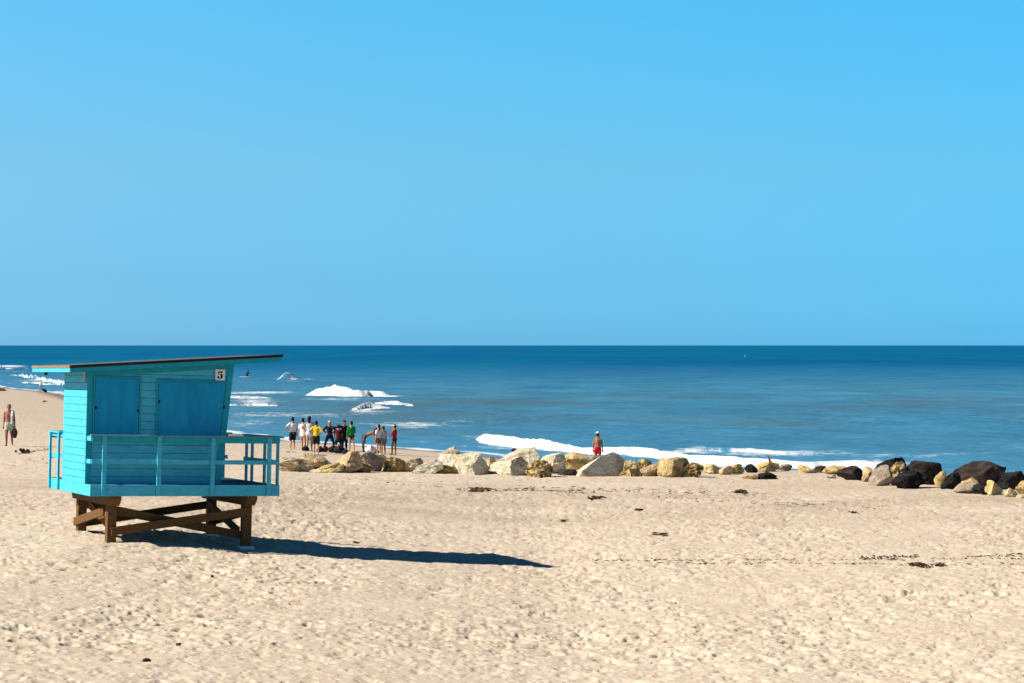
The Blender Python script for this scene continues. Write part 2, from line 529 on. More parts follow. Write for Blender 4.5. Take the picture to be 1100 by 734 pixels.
# washed-out foam left behind: soft streaky patches (column, row, half width, half height, amount)
for (cx, cy, wx, wy, a) in ((280, 422.6, 60, 1.1, .66), (275, 431, 42, 5.0, .55), (300, 446, 150, 5.0, .44), (390, 444, 90, 4, .38), (440, 457, 80, 6, .50), (500, 452, 60, 4, .42), (520, 470, 70, 6, .38), (840, 487.5, 120, 5.5, .60), (765, 481.5, 50, 3.5, .62), (730, 487, 60, 4, .6),
                            (820, 499, 130, 3.6, .95), (910, 498, 80, 4.2, .80), (960, 491, 120, 5.0, .43), (1040, 488, 90, 6, .38), (620, 489, 110, 4, .46), (372, 428.4, 60, 1.2, .56), (400, 442, 40, 1.6, .54), (312, 409.6, 22, 1.2, .46), (560, 481, 60, 3, .45), (45, 409, 45, 3.5, .50), (62, 421.5, 16, 2.6, .60), (20, 399, 60, 1.6, .36), (400, 430, 110, .7, .42), (350, 462, 90, 8, .38), (260, 455, 70, 9, .42), (10, 393.5, 24, 1.6, .70), (420, 425, 30, .6, .6)):
    vrow = HZ + FPX * HW / Yw
    g = a * np.exp(-((PX[None, :] - cx) / wx) ** 2 - ((vrow - cy) / wy) ** 2)
    foam = np.maximum(foam, g)
# thin lace along the waterline
foam = np.maximum(foam, 0.62 * np.exp(-((off - 0.8 - 0.8 * pnoise(Xw / 4, Yw / 4, 401)) / 0.9) ** 2))
foam = np.maximum(foam, 0.36 * np.exp(-((off - 5.0 - 1.5 * pnoise(Xw / 7, Yw / 7, 403)) / 1.2) ** 2))
Zw += WATER
shal = np.exp(-off / 14.0)                        # sandy shallows
turb = np.exp(-((np.log(np.maximum(Yw, 60)) - math.log(185)) / 0.42) ** 2) * np.clip(0.62 + 0.9 * fbm(Xw / 22, Yw / 34, 4, 411), 0, 1.3)
far = sstep(math.log(230), math.log(800), np.log(np.maximum(Yw, 1)))

mw = bpy.data.materials.new('sea_water')
mw.use_nodes = True
n = mw.node_tree
b = n.nodes['Principled BSDF']
t = n.nodes.new('ShaderNodeTexCoord')
def nattr(k):
    a_ = n.nodes.new('ShaderNodeAttribute'); a_.attribute_name = k
    return a_.outputs['Fac']
def nmap(scale):
    m_ = n.nodes.new('ShaderNodeMapping'); m_.inputs['Scale'].default_value = scale
    n.links.new(t.outputs['Object'], m_.inputs['Vector'])
    return m_.outputs[0]
deep = nramp(nnoise(1.0, 6, nmap((0.016, 0.0050, 1)), 0.7).outputs[0], [(0.34, (0.000, 0.066, 0.195)), (0.66, (0.000, 0.112, 0.205))]).outputs[0]
near = nramp(nnoise(1.0, 6, nmap((0.10, 0.075, 1)), 0.7).outputs[0], [(0.33, (0.028, 0.142, 0.245)), (0.66, (0.055, 0.210, 0.335))]).outputs[0]
col = nmix(near, deep, nattr('far'))
tn = nramp(nnoise(1.0, 4, nmap((0.030, 0.018, 1))).outputs[0], [(0.36, (0.35, 0.35, 0.35)), (0.60, (1, 1, 1))]).outputs[0]
tf = nmix(nattr('turb'), tn, 1.0, 'MULTIPLY')
col = nmix(col, (0.058, 0.118, 0.152), tf)
col = nmix(col, (0.055, 0.200, 0.330), nattr('shal'))
n.links.new(col, b.inputs['Base Color'])
b.inputs['Roughness'].default_value = 0.30
b.inputs['Specular IOR Level'].default_value = 0.0
b0 = n.nodes.new('ShaderNodeBump'); b0.inputs['Strength'].default_value = 0.8; b0.inputs['Distance'].default_value = 1.6
n.links.new(nnoise(1.0, 3, nmap((0.045, 0.11, 1))).outputs[0], b0.inputs['Height'])
b1 = n.nodes.new('ShaderNodeBump'); b1.inputs['Strength'].default_value = 0.55; b1.inputs['Distance'].default_value = 0.5
n.links.new(nnoise(1.0, 5, nmap((0.35, 0.75, 1))).outputs[0], b1.inputs['Height'])
b2 = n.nodes.new('ShaderNodeBump'); b2.inputs['Strength'].default_value = 0.35; b2.inputs['Distance'].default_value = 0.12
n.links.new(nnoise(1.0, 4, nmap((2.2, 3.6, 1))).outputs[0], b2.inputs['Height'])
n.links.new(b0.outputs[0], b1.inputs['Normal']); n.links.new(b1.outputs[0], b2.inputs['Normal'])
n.links.new(b2.outputs[0], b.inputs['Normal'])
gl = n.nodes.new('ShaderNodeBsdfGlossy'); gl.inputs['Roughness'].default_value = 0.22; gl.inputs['Color'].default_value = (0.55, 0.9, 1, 1)
n.links.new(b2.outputs[0], gl.inputs['Normal'])
fr_ = n.nodes.new('ShaderNodeFresnel'); fr_.inputs['IOR'].default_value = 1.33
n.links.new(b2.outputs[0], fr_.inputs['Normal'])
fk = n.nodes.new('ShaderNodeMath'); fk.operation = 'MULTIPLY'; fk.inputs[1].default_value = 0.13   # rough sea: facets lean towards the eye and mirror little
n.links.new(fr_.outputs[0], fk.inputs[0])
wmix = n.nodes.new('ShaderNodeMixShader')
n.links.new(fk.outputs[0], wmix.inputs[0]); n.links.new(b.outputs[0], wmix.inputs[1]); n.links.new(gl.outputs[0], wmix.inputs[2])
# foam laid over the water where the waves broke
fb = n.nodes.new('ShaderNodeBsdfPrincipled')
fb.inputs['Base Color'].default_value = (0.66, 0.69, 0.71, 1)
fb.inputs['Roughness'].default_value = 0.9
fb.inputs['Specular IOR Level'].default_value = 0.1
fb.inputs['Subsurface Weight'].default_value = 0.0
b3 = n.nodes.new('ShaderNodeBump'); b3.inputs['Strength'].default_value = 0.8; b3.inputs['Distance'].default_value = 0.16
n.links.new(nnoise(2.5, 6).outputs[0], b3.inputs['Height'])
n.links.new(b3.outputs[0], fb.inputs['Normal'])
fn1 = nnoise(1.0, 7, nmap((0.62, 0.42, 1)), 0.72)
ad = n.nodes.new('ShaderNodeMath'); ad.operation = 'ADD'
fn2 = nnoise(1.0, 5, nmap((2.6, 1.1, 1)), 0.7)
ma = n.nodes.new('ShaderNodeMath'); ma.operation = 'MULTIPLY_ADD'; ma.inputs[1].default_value = 0.55; 
mb = n.nodes.new('ShaderNodeMath'); mb.operation = 'MULTIPLY'; mb.inputs[1].default_value = 0.75
n.links.new(fn1.outputs[0], mb.inputs[0]); n.links.new(fn2.outputs[0], ma.inputs[0]); n.links.new(mb.outputs[0], ma.inputs[2])
n.links.new(nattr('foam'), ad.inputs[0]); n.links.new(ma.outputs[0], ad.inputs[1])
fm = n.nodes.new('ShaderNodeMapRange'); fm.interpolation_type = 'SMOOTHSTEP'
fm.inputs['From Min'].default_value = 0.98; fm.inputs['From Max'].default_value = 1.36
n.links.new(ad.outputs[0], fm.inputs['Value'])
ms_ = n.nodes.new('ShaderNodeMixShader')
n.links.new(fm.outputs[0], ms_.inputs[0]); n.links.new(wmix.outputs[0], ms_.inputs[1]); n.links.new(fb.outputs[0], ms_.inputs[2])
n.links.new(ms_.outputs[0], n.nodes['Material Output'].inputs[0])
sea = obj('sea', grid_mesh('sea', Xw, Yw, Zw, {'foam': foam, 'shal': shal, 'turb': turb, 'far': far}), mw)
tag(sea, kind='structure')

# ------------------------------------------------------------------ the hut
HUT = empty('lifeguard_hut', (-8.519, 45.132, 1.333))
HUT.rotation_mode = 'XYZ'
HM = Matrix.Rotation(0.43094, 3, 'Z') @ Matrix.Rotation(-0.01081, 3, 'X') @ Matrix.Rotation(0.02715, 3, 'Y')
HUT.rotation_euler = HM.to_euler('XYZ')
tag(HUT, 'sky blue wooden lifeguard hut numbered 5 on brown stilts in the sand', 'lifeguard hut')
HW_, HD, W1, W2, D2 = 4.02, 3.59, 0.392, 2.44, 2.41
RS = 0.0741                                  # roof slope
def roof_z(x): return 2.398 + RS * (x + 0.494)
def slant(z): return 2.837 + 0.0938 * z     # the leaning sea-side wall
rnd = random.Random(4)

def boards(poly, z0, z1, pitch, fa, fb, sub=0.008):
    """lap boards filling a polygon"""
    bm = bmesh.new()
    z = z0
    while z < z1:
        q = clip(clip(poly, 0, -1, -(z + sub)), 0, 1, z + pitch)
        if len(q) >= 3:
            k = rnd.uniform(-0.003, 0.003)
            prism(bm, q, lambda a, c, k=k: fa(a, c, k), lambda a, c: fb(a, c, 0))
        z += pitch
    return fixn(bm)
front_poly = [(0.0, 0.0), (slant(0), 0.0), (slant(2.62), 2.62), (slant(2.62), roof_z(3.08) - .055), (0.0, roof_z(0) - .055)]
TH = 0.05
obj('wall', boards(front_poly, -0.02, 2.7, 0.162, lambda x, z, k: (x, W1 + k, z), lambda x, z, k: (x, W1 + TH, z)), M['paint'], HUT)
obj('wall', boards(front_poly, -0.02, 2.7, 0.162, lambda x, z, k: (x, W2 - k, z), lambda x, z, k: (x, W2 - TH, z)), M['paint'], HUT)
side_poly = [(W1 + TH + .002, 0.002), (W2 - TH - .002, 0.002), (W2 - TH - .002, roof_z(0) - .06), (W1 + TH + .002, roof_z(0) - .06)]
obj('wall', boards(side_poly, -0.045, 2.5, 0.150, lambda y, z, k: (0.0 + k, y, z), lambda y, z, k: (TH, y, z)), M['paint'], HUT)
sp2 = [(W1 + TH + .002, 0.0), (W2 - TH - .002, 0.0), (W2 - TH - .002, 2.60), (W1 + TH + .002, 2.60)]
obj('wall', boards(sp2, -0.02, 2.6, 0.162, lambda y, z, k: (slant(z) - .004 - k, y, z), lambda y, z, k: (slant(z) - TH, y, z)), M['paint'], HUT)
# dark lining behind the board seams
bm = bmesh.new()
q = [(0.06, 0.0), (slant(0) - .06, 0.0), (slant(2.55) - .06, 2.55), (0.06, 2.34)]
prism(bm, q, lambda x, z: (x, W1 + TH - .012, z), lambda x, z: (x, W2 - TH + .012, z))
obj('wall_lining', fixn(bm), M['gap'], HUT)
# corner boards and frieze
bm = bmesh.new(); box(bm, -0.012, 0.10, W1 - 0.022, W1 - 0.004, 0.0, roof_z(0) - .06); box(bm, -0.018, -0.004, W1 - 0.022, W1 + 0.012, 0.0, roof_z(0) - .06)
obj('corner_trim', bevelled(bm, .003), M['teal_tone'], HUT)
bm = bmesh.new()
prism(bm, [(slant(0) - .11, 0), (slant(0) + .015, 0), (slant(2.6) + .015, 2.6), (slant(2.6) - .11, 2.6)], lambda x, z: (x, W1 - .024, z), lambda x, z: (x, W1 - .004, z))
obj('corner_trim', fixn(bm), M['teal_tone'], HUT)
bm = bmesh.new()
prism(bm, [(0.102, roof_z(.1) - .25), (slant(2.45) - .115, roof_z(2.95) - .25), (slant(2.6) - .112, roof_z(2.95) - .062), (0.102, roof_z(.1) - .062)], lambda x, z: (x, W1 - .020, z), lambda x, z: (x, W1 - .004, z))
obj('frieze_board', fixn(bm), M['teal_tone'], HUT)
# shutters
def shutter(poly, ztop, hinges):
    bm = bmesh.new()
    prism(bm, poly, lambda x, z: (x, W1 - .030, z), lambda x, z: (x, W1 - .004, z))
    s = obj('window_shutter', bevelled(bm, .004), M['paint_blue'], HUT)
    bm = bmesh.new()
    x0, x1 = poly[0][0], poly[2][0]
    box(bm, x0 - .045, x1 + .03, W1 - .040, W1 - .005, ztop + .004, ztop + .035)
    box(bm, x0 - .040, x0 - .006, W1 - .034, W1 - .006, 1.0, ztop)
    obj('shutter_frame', bevelled(bm, .003), M['teal_tone'], s)
    for hx, hz in hinges:
        bm = bmesh.new(); box(bm, hx - .02, hx + .02, W1 - .042, W1 - .029, hz - .03, hz + .03)
        obj('hinge', bevelled(bm, .003), M['iron'], s)
shutter([(0.15, 1.0), (1.06, 1.0), (1.06, 2.165), (0.15, 2.165)], 2.165, ((0.17, 1.55), (1.05, 1.50)))
shutter([(1.47, 1.0), (slant(1.0) - .125, 1.0), (slant(2.12) - .125, 2.12), (1.47, 2.12)], 2.12, ((1.49, 1.70), (2.88, 1.60)))
bm = bmesh.new(); box(bm, 1.075, 1.11, W1 - .024, W1 - .004, 1.0, 2.165)
obj('corner_trim', bevelled(bm, .003), M['teal_tone'], HUT)
# seaward shutter on the leaning wall
bm = bmesh.new()
prism(bm, [(W1 + .35, 1.0), (W2 - .35, 1.0), (W2 - .35, 2.2), (W1 + .35, 2.2)], lambda y, z: (slant(z) + .024, y, z), lambda y, z: (slant(z) - .001, y, z))
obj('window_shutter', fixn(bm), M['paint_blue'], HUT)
# number plate with a stencilled 5
px0, px1, pz0, pz1 = 2.675, 2.885, 2.165, 2.395
bm = bmesh.new(); box(bm, px0, px1, W1 - .046, W1 - .036, pz0, pz1)
plate = obj('number_sign', bevelled(bm, .002), M['white_plate'], HUT)
bm = bmesh.new()
def glyph(poly):
    prism(bm, [(px0 + .21 * a, pz0 + .23 * c) for a, c in poly], lambda x, z: (x, W1 - .0485, z), lambda x, z: (x, W1 - .0455, z))
glyph([(.30, .84), (.44, .80), (.44, .68), (.36, .62), (.34, .50), (.26, .50)])                                     # stem and left half of the flag
glyph([(.50, .80), (.66, .80), (.76, .86), (.74, .70), (.64, .64), (.50, .66)])                                     # right half of the flag
bowl = [(.50 + .27 * math.cos(a), .36 + .24 * math.sin(a)) for a in np.linspace(math.pi * .5, -math.pi * .5, 15)] + [(.50 + .06 * math.cos(a), .36 + .17 * math.sin(a)) for a in np.linspace(-math.pi * .5, math.pi * .5, 9)]
glyph(bowl)
glyph([(.31 + .12 * math.cos(a), .27 + .10 * math.sin(a)) for a in np.linspace(0, 2 * math.pi, 14)[:-1]])           # ball
glyph([(.24, .25), (.30, .17), (.45, .12), (.45, .17), (.36, .22)])
obj('digit', fixn(bm), M['black_ink'], plate)
# small fitting at the top of the corner, and a hook under the eave
bm = bmesh.new(); box(bm, -.055, -.02, W1 + .10, W1 + .17, 2.12, 2.30); box(bm, -.062, -.012, W1 + .115, W1 + .155, 2.06, 2.125)
obj('light_fitting', bevelled(bm, .006), M['galv'], HUT)
bm = bmesh.new(); box(bm, -.36, -.30, 2.70, 2.76, roof_z(-.33) - .21, roof_z(-.33) - .055)
obj('eave_hook', bevelled(bm, .006), M['iron'], HUT)
# roof: felted sheet with a fascia all round, drip edge along the front
ry0, ry1, rx0, rx1 = -0.076, 3.31, -0.494, 3.989
rzt = lambda x, d=0: roof_z(x) + d
bm = bmesh.new()
prism(bm, [(rx0, rzt(rx0)), (rx1, rzt(rx1)), (rx1, rzt(rx1) - .045), (rx0, rzt(rx0) - .045)], lambda x, z: (x, ry0, z), lambda x, z: (x, ry1, z))
roof = obj('roof', fixn(bm), M['roofing'], HUT)
bm = bmesh.new()
prism(bm, [(rx0 + .02, rzt(rx0) - .052), (rx1 + .012, rzt(rx1) - .052), (rx1 + .012, rzt(rx1) + .004), (rx0 + .02, rzt(rx0) + .004)], lambda x, z: (x, ry0 - .012, z), lambda x, z: (x, ry0 - .002, z))
box(bm, rx1 + .002, rx1 + .012, ry0, ry1, rzt(rx1) - .05, rzt(rx1) + .004)
obj('drip_edge', fixn(bm), M['drip'], roof)
bm = bmesh.new(); box(bm, rx0 - .012, rx0 - .002, ry0 - .012, ry1, rzt(rx0) - .05, rzt(rx0) + .004)
obj('worn_edge', fixn(bm), M['roof_edge'], roof)
bm = bmesh.new()
box(bm, rx0 + .0, rx0 + .03, ry0 + .0, ry1, rzt(rx0) - .135, rzt(rx0) - .048)
obj('fascia', bevelled(bm, .003), M['paint'], roof)
bm = bmesh.new()
prism(bm, [(rx0 + .034, rzt(rx0) - .14), (rx1 - .03, rzt(rx1) - .15), (rx1 - .03, rzt(rx1) - .048), (rx0 + .034, rzt(rx0) - .048)], lambda x, z: (x, ry0 + .012, z), lambda x, z: (x, ry0 + .04, z))
obj('fascia', fixn(bm), M['teal_tone'], roof)
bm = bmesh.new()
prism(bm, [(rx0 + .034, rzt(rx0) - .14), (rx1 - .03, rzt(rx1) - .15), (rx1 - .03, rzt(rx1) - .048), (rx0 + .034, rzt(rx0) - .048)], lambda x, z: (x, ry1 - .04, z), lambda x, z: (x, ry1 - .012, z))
obj('fascia', fixn(bm), M['teal_tone'], roof)
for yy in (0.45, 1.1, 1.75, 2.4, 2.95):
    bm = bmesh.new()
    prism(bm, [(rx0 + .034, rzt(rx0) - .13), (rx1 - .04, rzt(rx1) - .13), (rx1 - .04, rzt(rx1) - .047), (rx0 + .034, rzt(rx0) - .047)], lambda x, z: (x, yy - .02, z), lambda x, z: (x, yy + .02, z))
    obj('rafter', fixn(bm), M['teal_tone'], roof)
# deck
bm = bmesh.new()
yb = 0.03
while yb < HD - .05:
    box(bm, 0.03, HW_ - .03, yb, min(yb + .138, HD - .03), -.035, 0.0)
    yb += .145
obj('deck', bevelled(bm, .004), M['deck'], HUT)
for nm, (x0, x1, y0, y1) in (('skirt_board', (0.0, HW_, 0.0, .028)), ('skirt_board', (0.0, HW_, HD - .028, HD)), ('skirt_board', (0.0, .028, .030, HD - .030)), ('skirt_board', (HW_ - .028, HW_, .030, HD - .030))):
    bm = bmesh.new(); box(bm, x0, x1, y0, y1, -.235, -.002)
    obj(nm, bevelled(bm, .004), M['paint'], HUT)
for xx in (0.9, 1.5, 2.1, 2.7):
    bm = bmesh.new(); box(bm, xx - .025, xx + .025, .032, HD - .032, -.20, -.037)
    obj('joist', bm, M['timber'], HUT)
# railings
def post(x, y, w=.088, t=.045, z0=-.22, z1=.975):
    bm = bmesh.new(); box(bm, x - w / 2, x + w / 2, y - t / 2, y + t / 2, z0, z1)
    obj('railing_post', bevelled(bm, .004), M['paint'], HUT)
for x in (0.27, 1.41, 2.55, 3.77):
    post(x, -.024)
for x in (0.6, 1.8, 3.0, 3.9):
    post(x, HD + .024)
for y in (2.70, 3.48):
    post(-.024, y, .045, .09)
for y in (0.24, 1.10, 1.96):
    post(HW_ + .024, y, .045, .09)
for y in (2.36,):
    post(HW_ + .024, y, .045, .09)
def rail(name, x0, x1, y0, y1, z0, z1, m):
    bm = bmesh.new(); box(bm, x0, x1, y0, y1, z0, z1)
    obj(name, bevelled(bm, .004), m, HUT)
rail('handrail', -.02, HW_ + .06, -.07, .07, .978, 1.012, M['worn_rail'])
rail('rail', 0.02, HW_ - .02, .0, .030, .86, .976, M['teal_tone'])
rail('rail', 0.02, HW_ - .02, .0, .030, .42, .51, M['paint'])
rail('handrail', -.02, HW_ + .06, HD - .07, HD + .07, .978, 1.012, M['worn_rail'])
rail('rail', 0.02, HW_ - .02, HD - .030, HD, .86, .976, M['teal_tone'])
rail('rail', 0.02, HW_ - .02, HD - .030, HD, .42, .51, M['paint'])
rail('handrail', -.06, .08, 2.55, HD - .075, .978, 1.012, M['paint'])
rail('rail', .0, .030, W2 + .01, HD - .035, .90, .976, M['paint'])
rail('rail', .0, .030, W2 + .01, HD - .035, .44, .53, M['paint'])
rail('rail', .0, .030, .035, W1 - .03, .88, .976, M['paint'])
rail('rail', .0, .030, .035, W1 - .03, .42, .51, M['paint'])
rail('handrail', HW_ - .07, HW_ + .06, .075, D2, .978, 1.012, M['teal_tone'])
rail('rail', HW_ - .030, HW_, .035, D2, .87, .976, M['teal_tone'])
rail('rail', HW_ - .030, HW_, .035, D2, .42, .51, M['teal_tone'])
# stilts, head beams, bracing
LX, LY = (0.55, 3.44), (0.42, 2.9)
def local_ground(x, y):
    p = HM @ Vector((x, y, -1.2)) + HUT.location
    return -1.2 + gz(p.x, p.y) - p.z
for x in LX:
    bm = bmesh.new()
    prism(bm, [(0.03, -.238), (3.40, -.238), (3.40, -.31), (3.28, -.44), (0.18, -.44), (0.03, -.31)], lambda y, z: (x - .11, y, z), lambda y, z: (x + .11, y, z))
    obj('head_beam', bevelled(bm, .006), M['timber'], HUT)
    for y in LY:
        zb = local_ground(x, y)
        bm = bmesh.new(); box(bm, x - .095, x + .095, y - .095, y + .095, zb - .35, -.442)
        s = obj('stilt', bevelled(bm, .008), M['timber'], HUT)
        if x > 1:
            bm = bmesh.new(); box(bm, x - .15, x + .15, y - .15, y + .15, zb - .40, zb + .045)
            obj('footing', bevelled(bm, .02), M['footing'], s)
def brace(a, b_, w=.17, t=.045, up=(0, 0, 1)):
    bm = bmesh.new(); bar(bm, a, b_, w, t, up)
    obj('brace', bevelled(bm, .004), M['timber'], HUT)
for y, sg_ in ((LY[0], -1), (LY[1], 1)):
    yo = y + sg_ * .120
    brace((LX[0] - .02, yo, -.97), (LX[1] + .06, yo, -.56))
    yi = y - sg_ * .120
    brace((LX[0] - .06, yi, -.52), (LX[1] + .04, yi, -1.10))
for x, sg_ in ((LX[0], -1), (LX[1], 1)):
    xo = x + sg_ * .120
    brace((xo, LY[1] + .12, -.93), (xo, LY[0] + .10, -.56))
    xi = x - sg_ * .120
    brace((xi, LY[1] - .11, -.52), (xi, LY[0] + .11, -1.0))

# ------------------------------------------------------------------ the rocks
def rockmat(name, stops, scale, pit=0.0, bump=1.0):
    m = bpy.data.materials.new(name)
    m.use_nodes = True
    global n, t
    n = m.node_tree
    bb = n.nodes['Principled BSDF']
    bb.inputs['Roughness'].default_value = 0.95
    bb.inputs['Specular IOR Level'].default_value = 0.2
    t = n.nodes.new('ShaderNodeTexCoord')
    oi = n.nodes.new('ShaderNodeObjectInfo')
    va = n.nodes.new('ShaderNodeVectorMath'); va.operation = 'ADD'
    vm = n.nodes.new('ShaderNodeVectorMath'); vm.operation = 'SCALE'; vm.inputs['Scale'].default_value = 1.0
    cmb = n.nodes.new('ShaderNodeCombineXYZ')
    mm = n.nodes.new('ShaderNodeMath'); mm.operation = 'MULTIPLY'; mm.inputs[1].default_value = 53.0
    n.links.new(oi.outputs['Random'], mm.inputs[0])
    n.links.new(mm.outputs[0], cmb.inputs[0]); n.links.new(mm.outputs[0], cmb.inputs[1])
    n.links.new(t.outputs['Object'], va.inputs[0]); n.links.new(cmb.outputs[0], va.inputs[1])
    vec = va.outputs[0]
    c = nramp(nnoise(scale, 6, vec, 0.7).outputs[0], stops).outputs[0]
    fine = nramp(nnoise(14, 4, vec, 0.7).outputs[0], [(0.33, (0.72, 0.70, 0.68)), (0.55, (1.08, 1.08, 1.08))]).outputs[0]
    c = nmix(c, fine, 1.0, 'MULTIPLY')
    hs = n.nodes.new('ShaderNodeHueSaturation')
    mr = n.nodes.new('ShaderNodeMapRange'); mr.inputs['To Min'].default_value = 0.82; mr.inputs['To Max'].default_value = 1.15
    n.links.new(oi.outputs['Random'], mr.inputs['Value']); n.links.new(mr.outputs[0], hs.inputs['Value']); n.links.new(c, hs.inputs['Color'])
    n.links.new(hs.outputs[0], bb.inputs['Base Color'])
    bp1 = n.nodes.new('ShaderNodeBump'); bp1.inputs['Strength'].default_value = bump; bp1.inputs['Distance'].default_value = 0.16
    n.links.new(nnoise(5, 8, vec, 0.65).outputs[0], bp1.inputs['Height'])
    last = bp1.outputs[0]
    if pit:
        vo = n.nodes.new('ShaderNodeTexVoronoi'); vo.inputs['Scale'].default_value = 4.5
        n.links.new(vec, vo.inputs['Vector'])
        bp2 = n.nodes.new('ShaderNodeBump'); bp2.inputs['Strength'].default_value = pit; bp2.inputs['Distance'].default_value = 0.25; bp2.invert = True
        n.links.new(vo.outputs['Distance'], bp2.inputs['Height']); n.links.new(last, bp2.inputs['Normal'])
        last = bp2.outputs[0]
    n.links.new(last, bb.inputs['Normal'])
    return m
RM = {
    'tan': rockmat('tan_sandstone', [(0.32, (0.26, 0.17, 0.085)), (0.50, (0.52, 0.38, 0.21)), (0.70, (0.68, 0.54, 0.37))], 2.2),
    'yellow': rockmat('yellow_sandstone', [(0.32, (0.20, 0.13, 0.06)), (0.47, (0.52, 0.37, 0.15)), (0.68, (0.66, 0.55, 0.34))], 2.0),
    'white': rockmat('pale_limestone', [(0.30, (0.42, 0.31, 0.17)), (0.48, (0.72, 0.62, 0.44)), (0.72, (0.82, 0.76, 0.62))], 1.6),
    'pitted': rockmat('pitted_sandstone', [(0.34, (0.20, 0.13, 0.055)), (0.52, (0.46, 0.32, 0.13)), (0.70, (0.58, 0.44, 0.22))], 3.5, pit=1.0, bump=1.0),
    'grey': rockmat('grey_stone', [(0.32, (0.25, 0.19, 0.14)), (0.55, (0.39, 0.31, 0.235)), (0.72, (0.50, 0.42, 0.33))], 2.4),
    'brown': rockmat('brown_basalt', [(0.36, (0.014, 0.010, 0.008)), (0.55, (0.046, 0.033, 0.025)), (0.75, (0.12, 0.09, 0.07))], 2.4, bump=1.0),
    'dark': rockmat('dark_basalt', [(0.36, (0.006, 0.006, 0.007)), (0.56, (0.020, 0.019, 0.019)), (0.76, (0.085, 0.078, 0.07))], 2.4, bump=1.0),
}
def n3(v, seed):
    """cheap smooth 3-d noise for rock shapes"""
    x, y, z = v[:, 0], v[:, 1], v[:, 2]
    return (pnoise(x + 3.1, y + 0.37 * z, seed) + pnoise(y + 1.7, z + 0.41 * x, seed + 5) + pnoise(z + 9.2, x + 0.33 * y, seed + 9)) / 1.7

def rock_mesh(seed, w, dep, h, cuts=9, rough=0.10, pits=0.0, lean=0.0, wedge=0.0, sub=4, face=0.0):
    rg = np.random.RandomState(seed)
    bm = bmesh.new()
    bmesh.ops.create_icosphere(bm, subdivisions=sub, radius=1.0)
    v = np.array([x.co[:] for x in bm.verts])
    for k in range(cuts + 4):
        d = rg.normal(size=3); d[2] = abs(d[2]) * 0.8 if k % 2 else d[2] * 0.5
        d /= np.linalg.norm(d)
        c = rg.uniform(0.42, 0.76)
        s_ = v @ d - c
        v = v - np.outer(np.where(s_ > 0, s_ * 0.93, 0), d)
    if face:                                            # broken face turned away to the front right
        d = np.array([0.62, -0.76, 0.14]); d /= np.linalg.norm(d)
        s_ = v @ d - face
        v = v - np.outer(np.where(s_ > 0, s_ * 0.97, 0), d)
    nrm = v / np.linalg.norm(v, axis=1)[:, None]
    off_ = rough * (n3(v * 1.6, seed) + 0.55 * n3(v * 3.7, seed + 31) - 0.55 * np.abs(n3(v * 3.1, seed + 41)) + 0.34 * n3(v * 8.0, seed + 61) + 0.2 * n3(v * 15.0, seed + 67))
    if pits:
        off_ = off_ - pits * np.clip(n3(v * 5.2, seed + 71) - 0.05, 0, 1) + 0.5 * pits * n3(v * 11, seed + 81)
    v = v + nrm * off_[:, None]
    lo, hi = v.min(0), v.max(0)
    v = (v - (lo + hi) / 2) / ((hi - lo) / 2)
    v[:, 2] = (v[:, 2] + 1) / 2                        # 0..1
    if wedge:                                           # top falls away to one side
        k_ = np.clip(0.5 + 0.5 * v[:, 0] * np.sign(wedge), 0, 1)
        v[:, 2] *= 1 - abs(wedge) * (1 - k_)
    v[:, 0] += lean * (v[:, 2] - .3)
    lo, hi = v.min(0), v.max(0)
    v[:, 0] = (v[:, 0] - (lo[0] + hi[0]) / 2) / (hi[0] - lo[0]) * w
    v[:, 1] = v[:, 1] / 2 * dep
    v[:, 2] = v[:, 2] / hi[2] * (h * 1.22) - h * 0.22
    for q_, x in zip(v, bm.verts):
        x.co = q_
    for f in bm.faces:
        f.smooth = True
    me = bpy.data.meshes.new('boulder')
    bm.to_mesh(me); bm.free()
    try:
        me.set_sharp_from_angle(angle=R(32))
    except Exception:
        pass
    return me
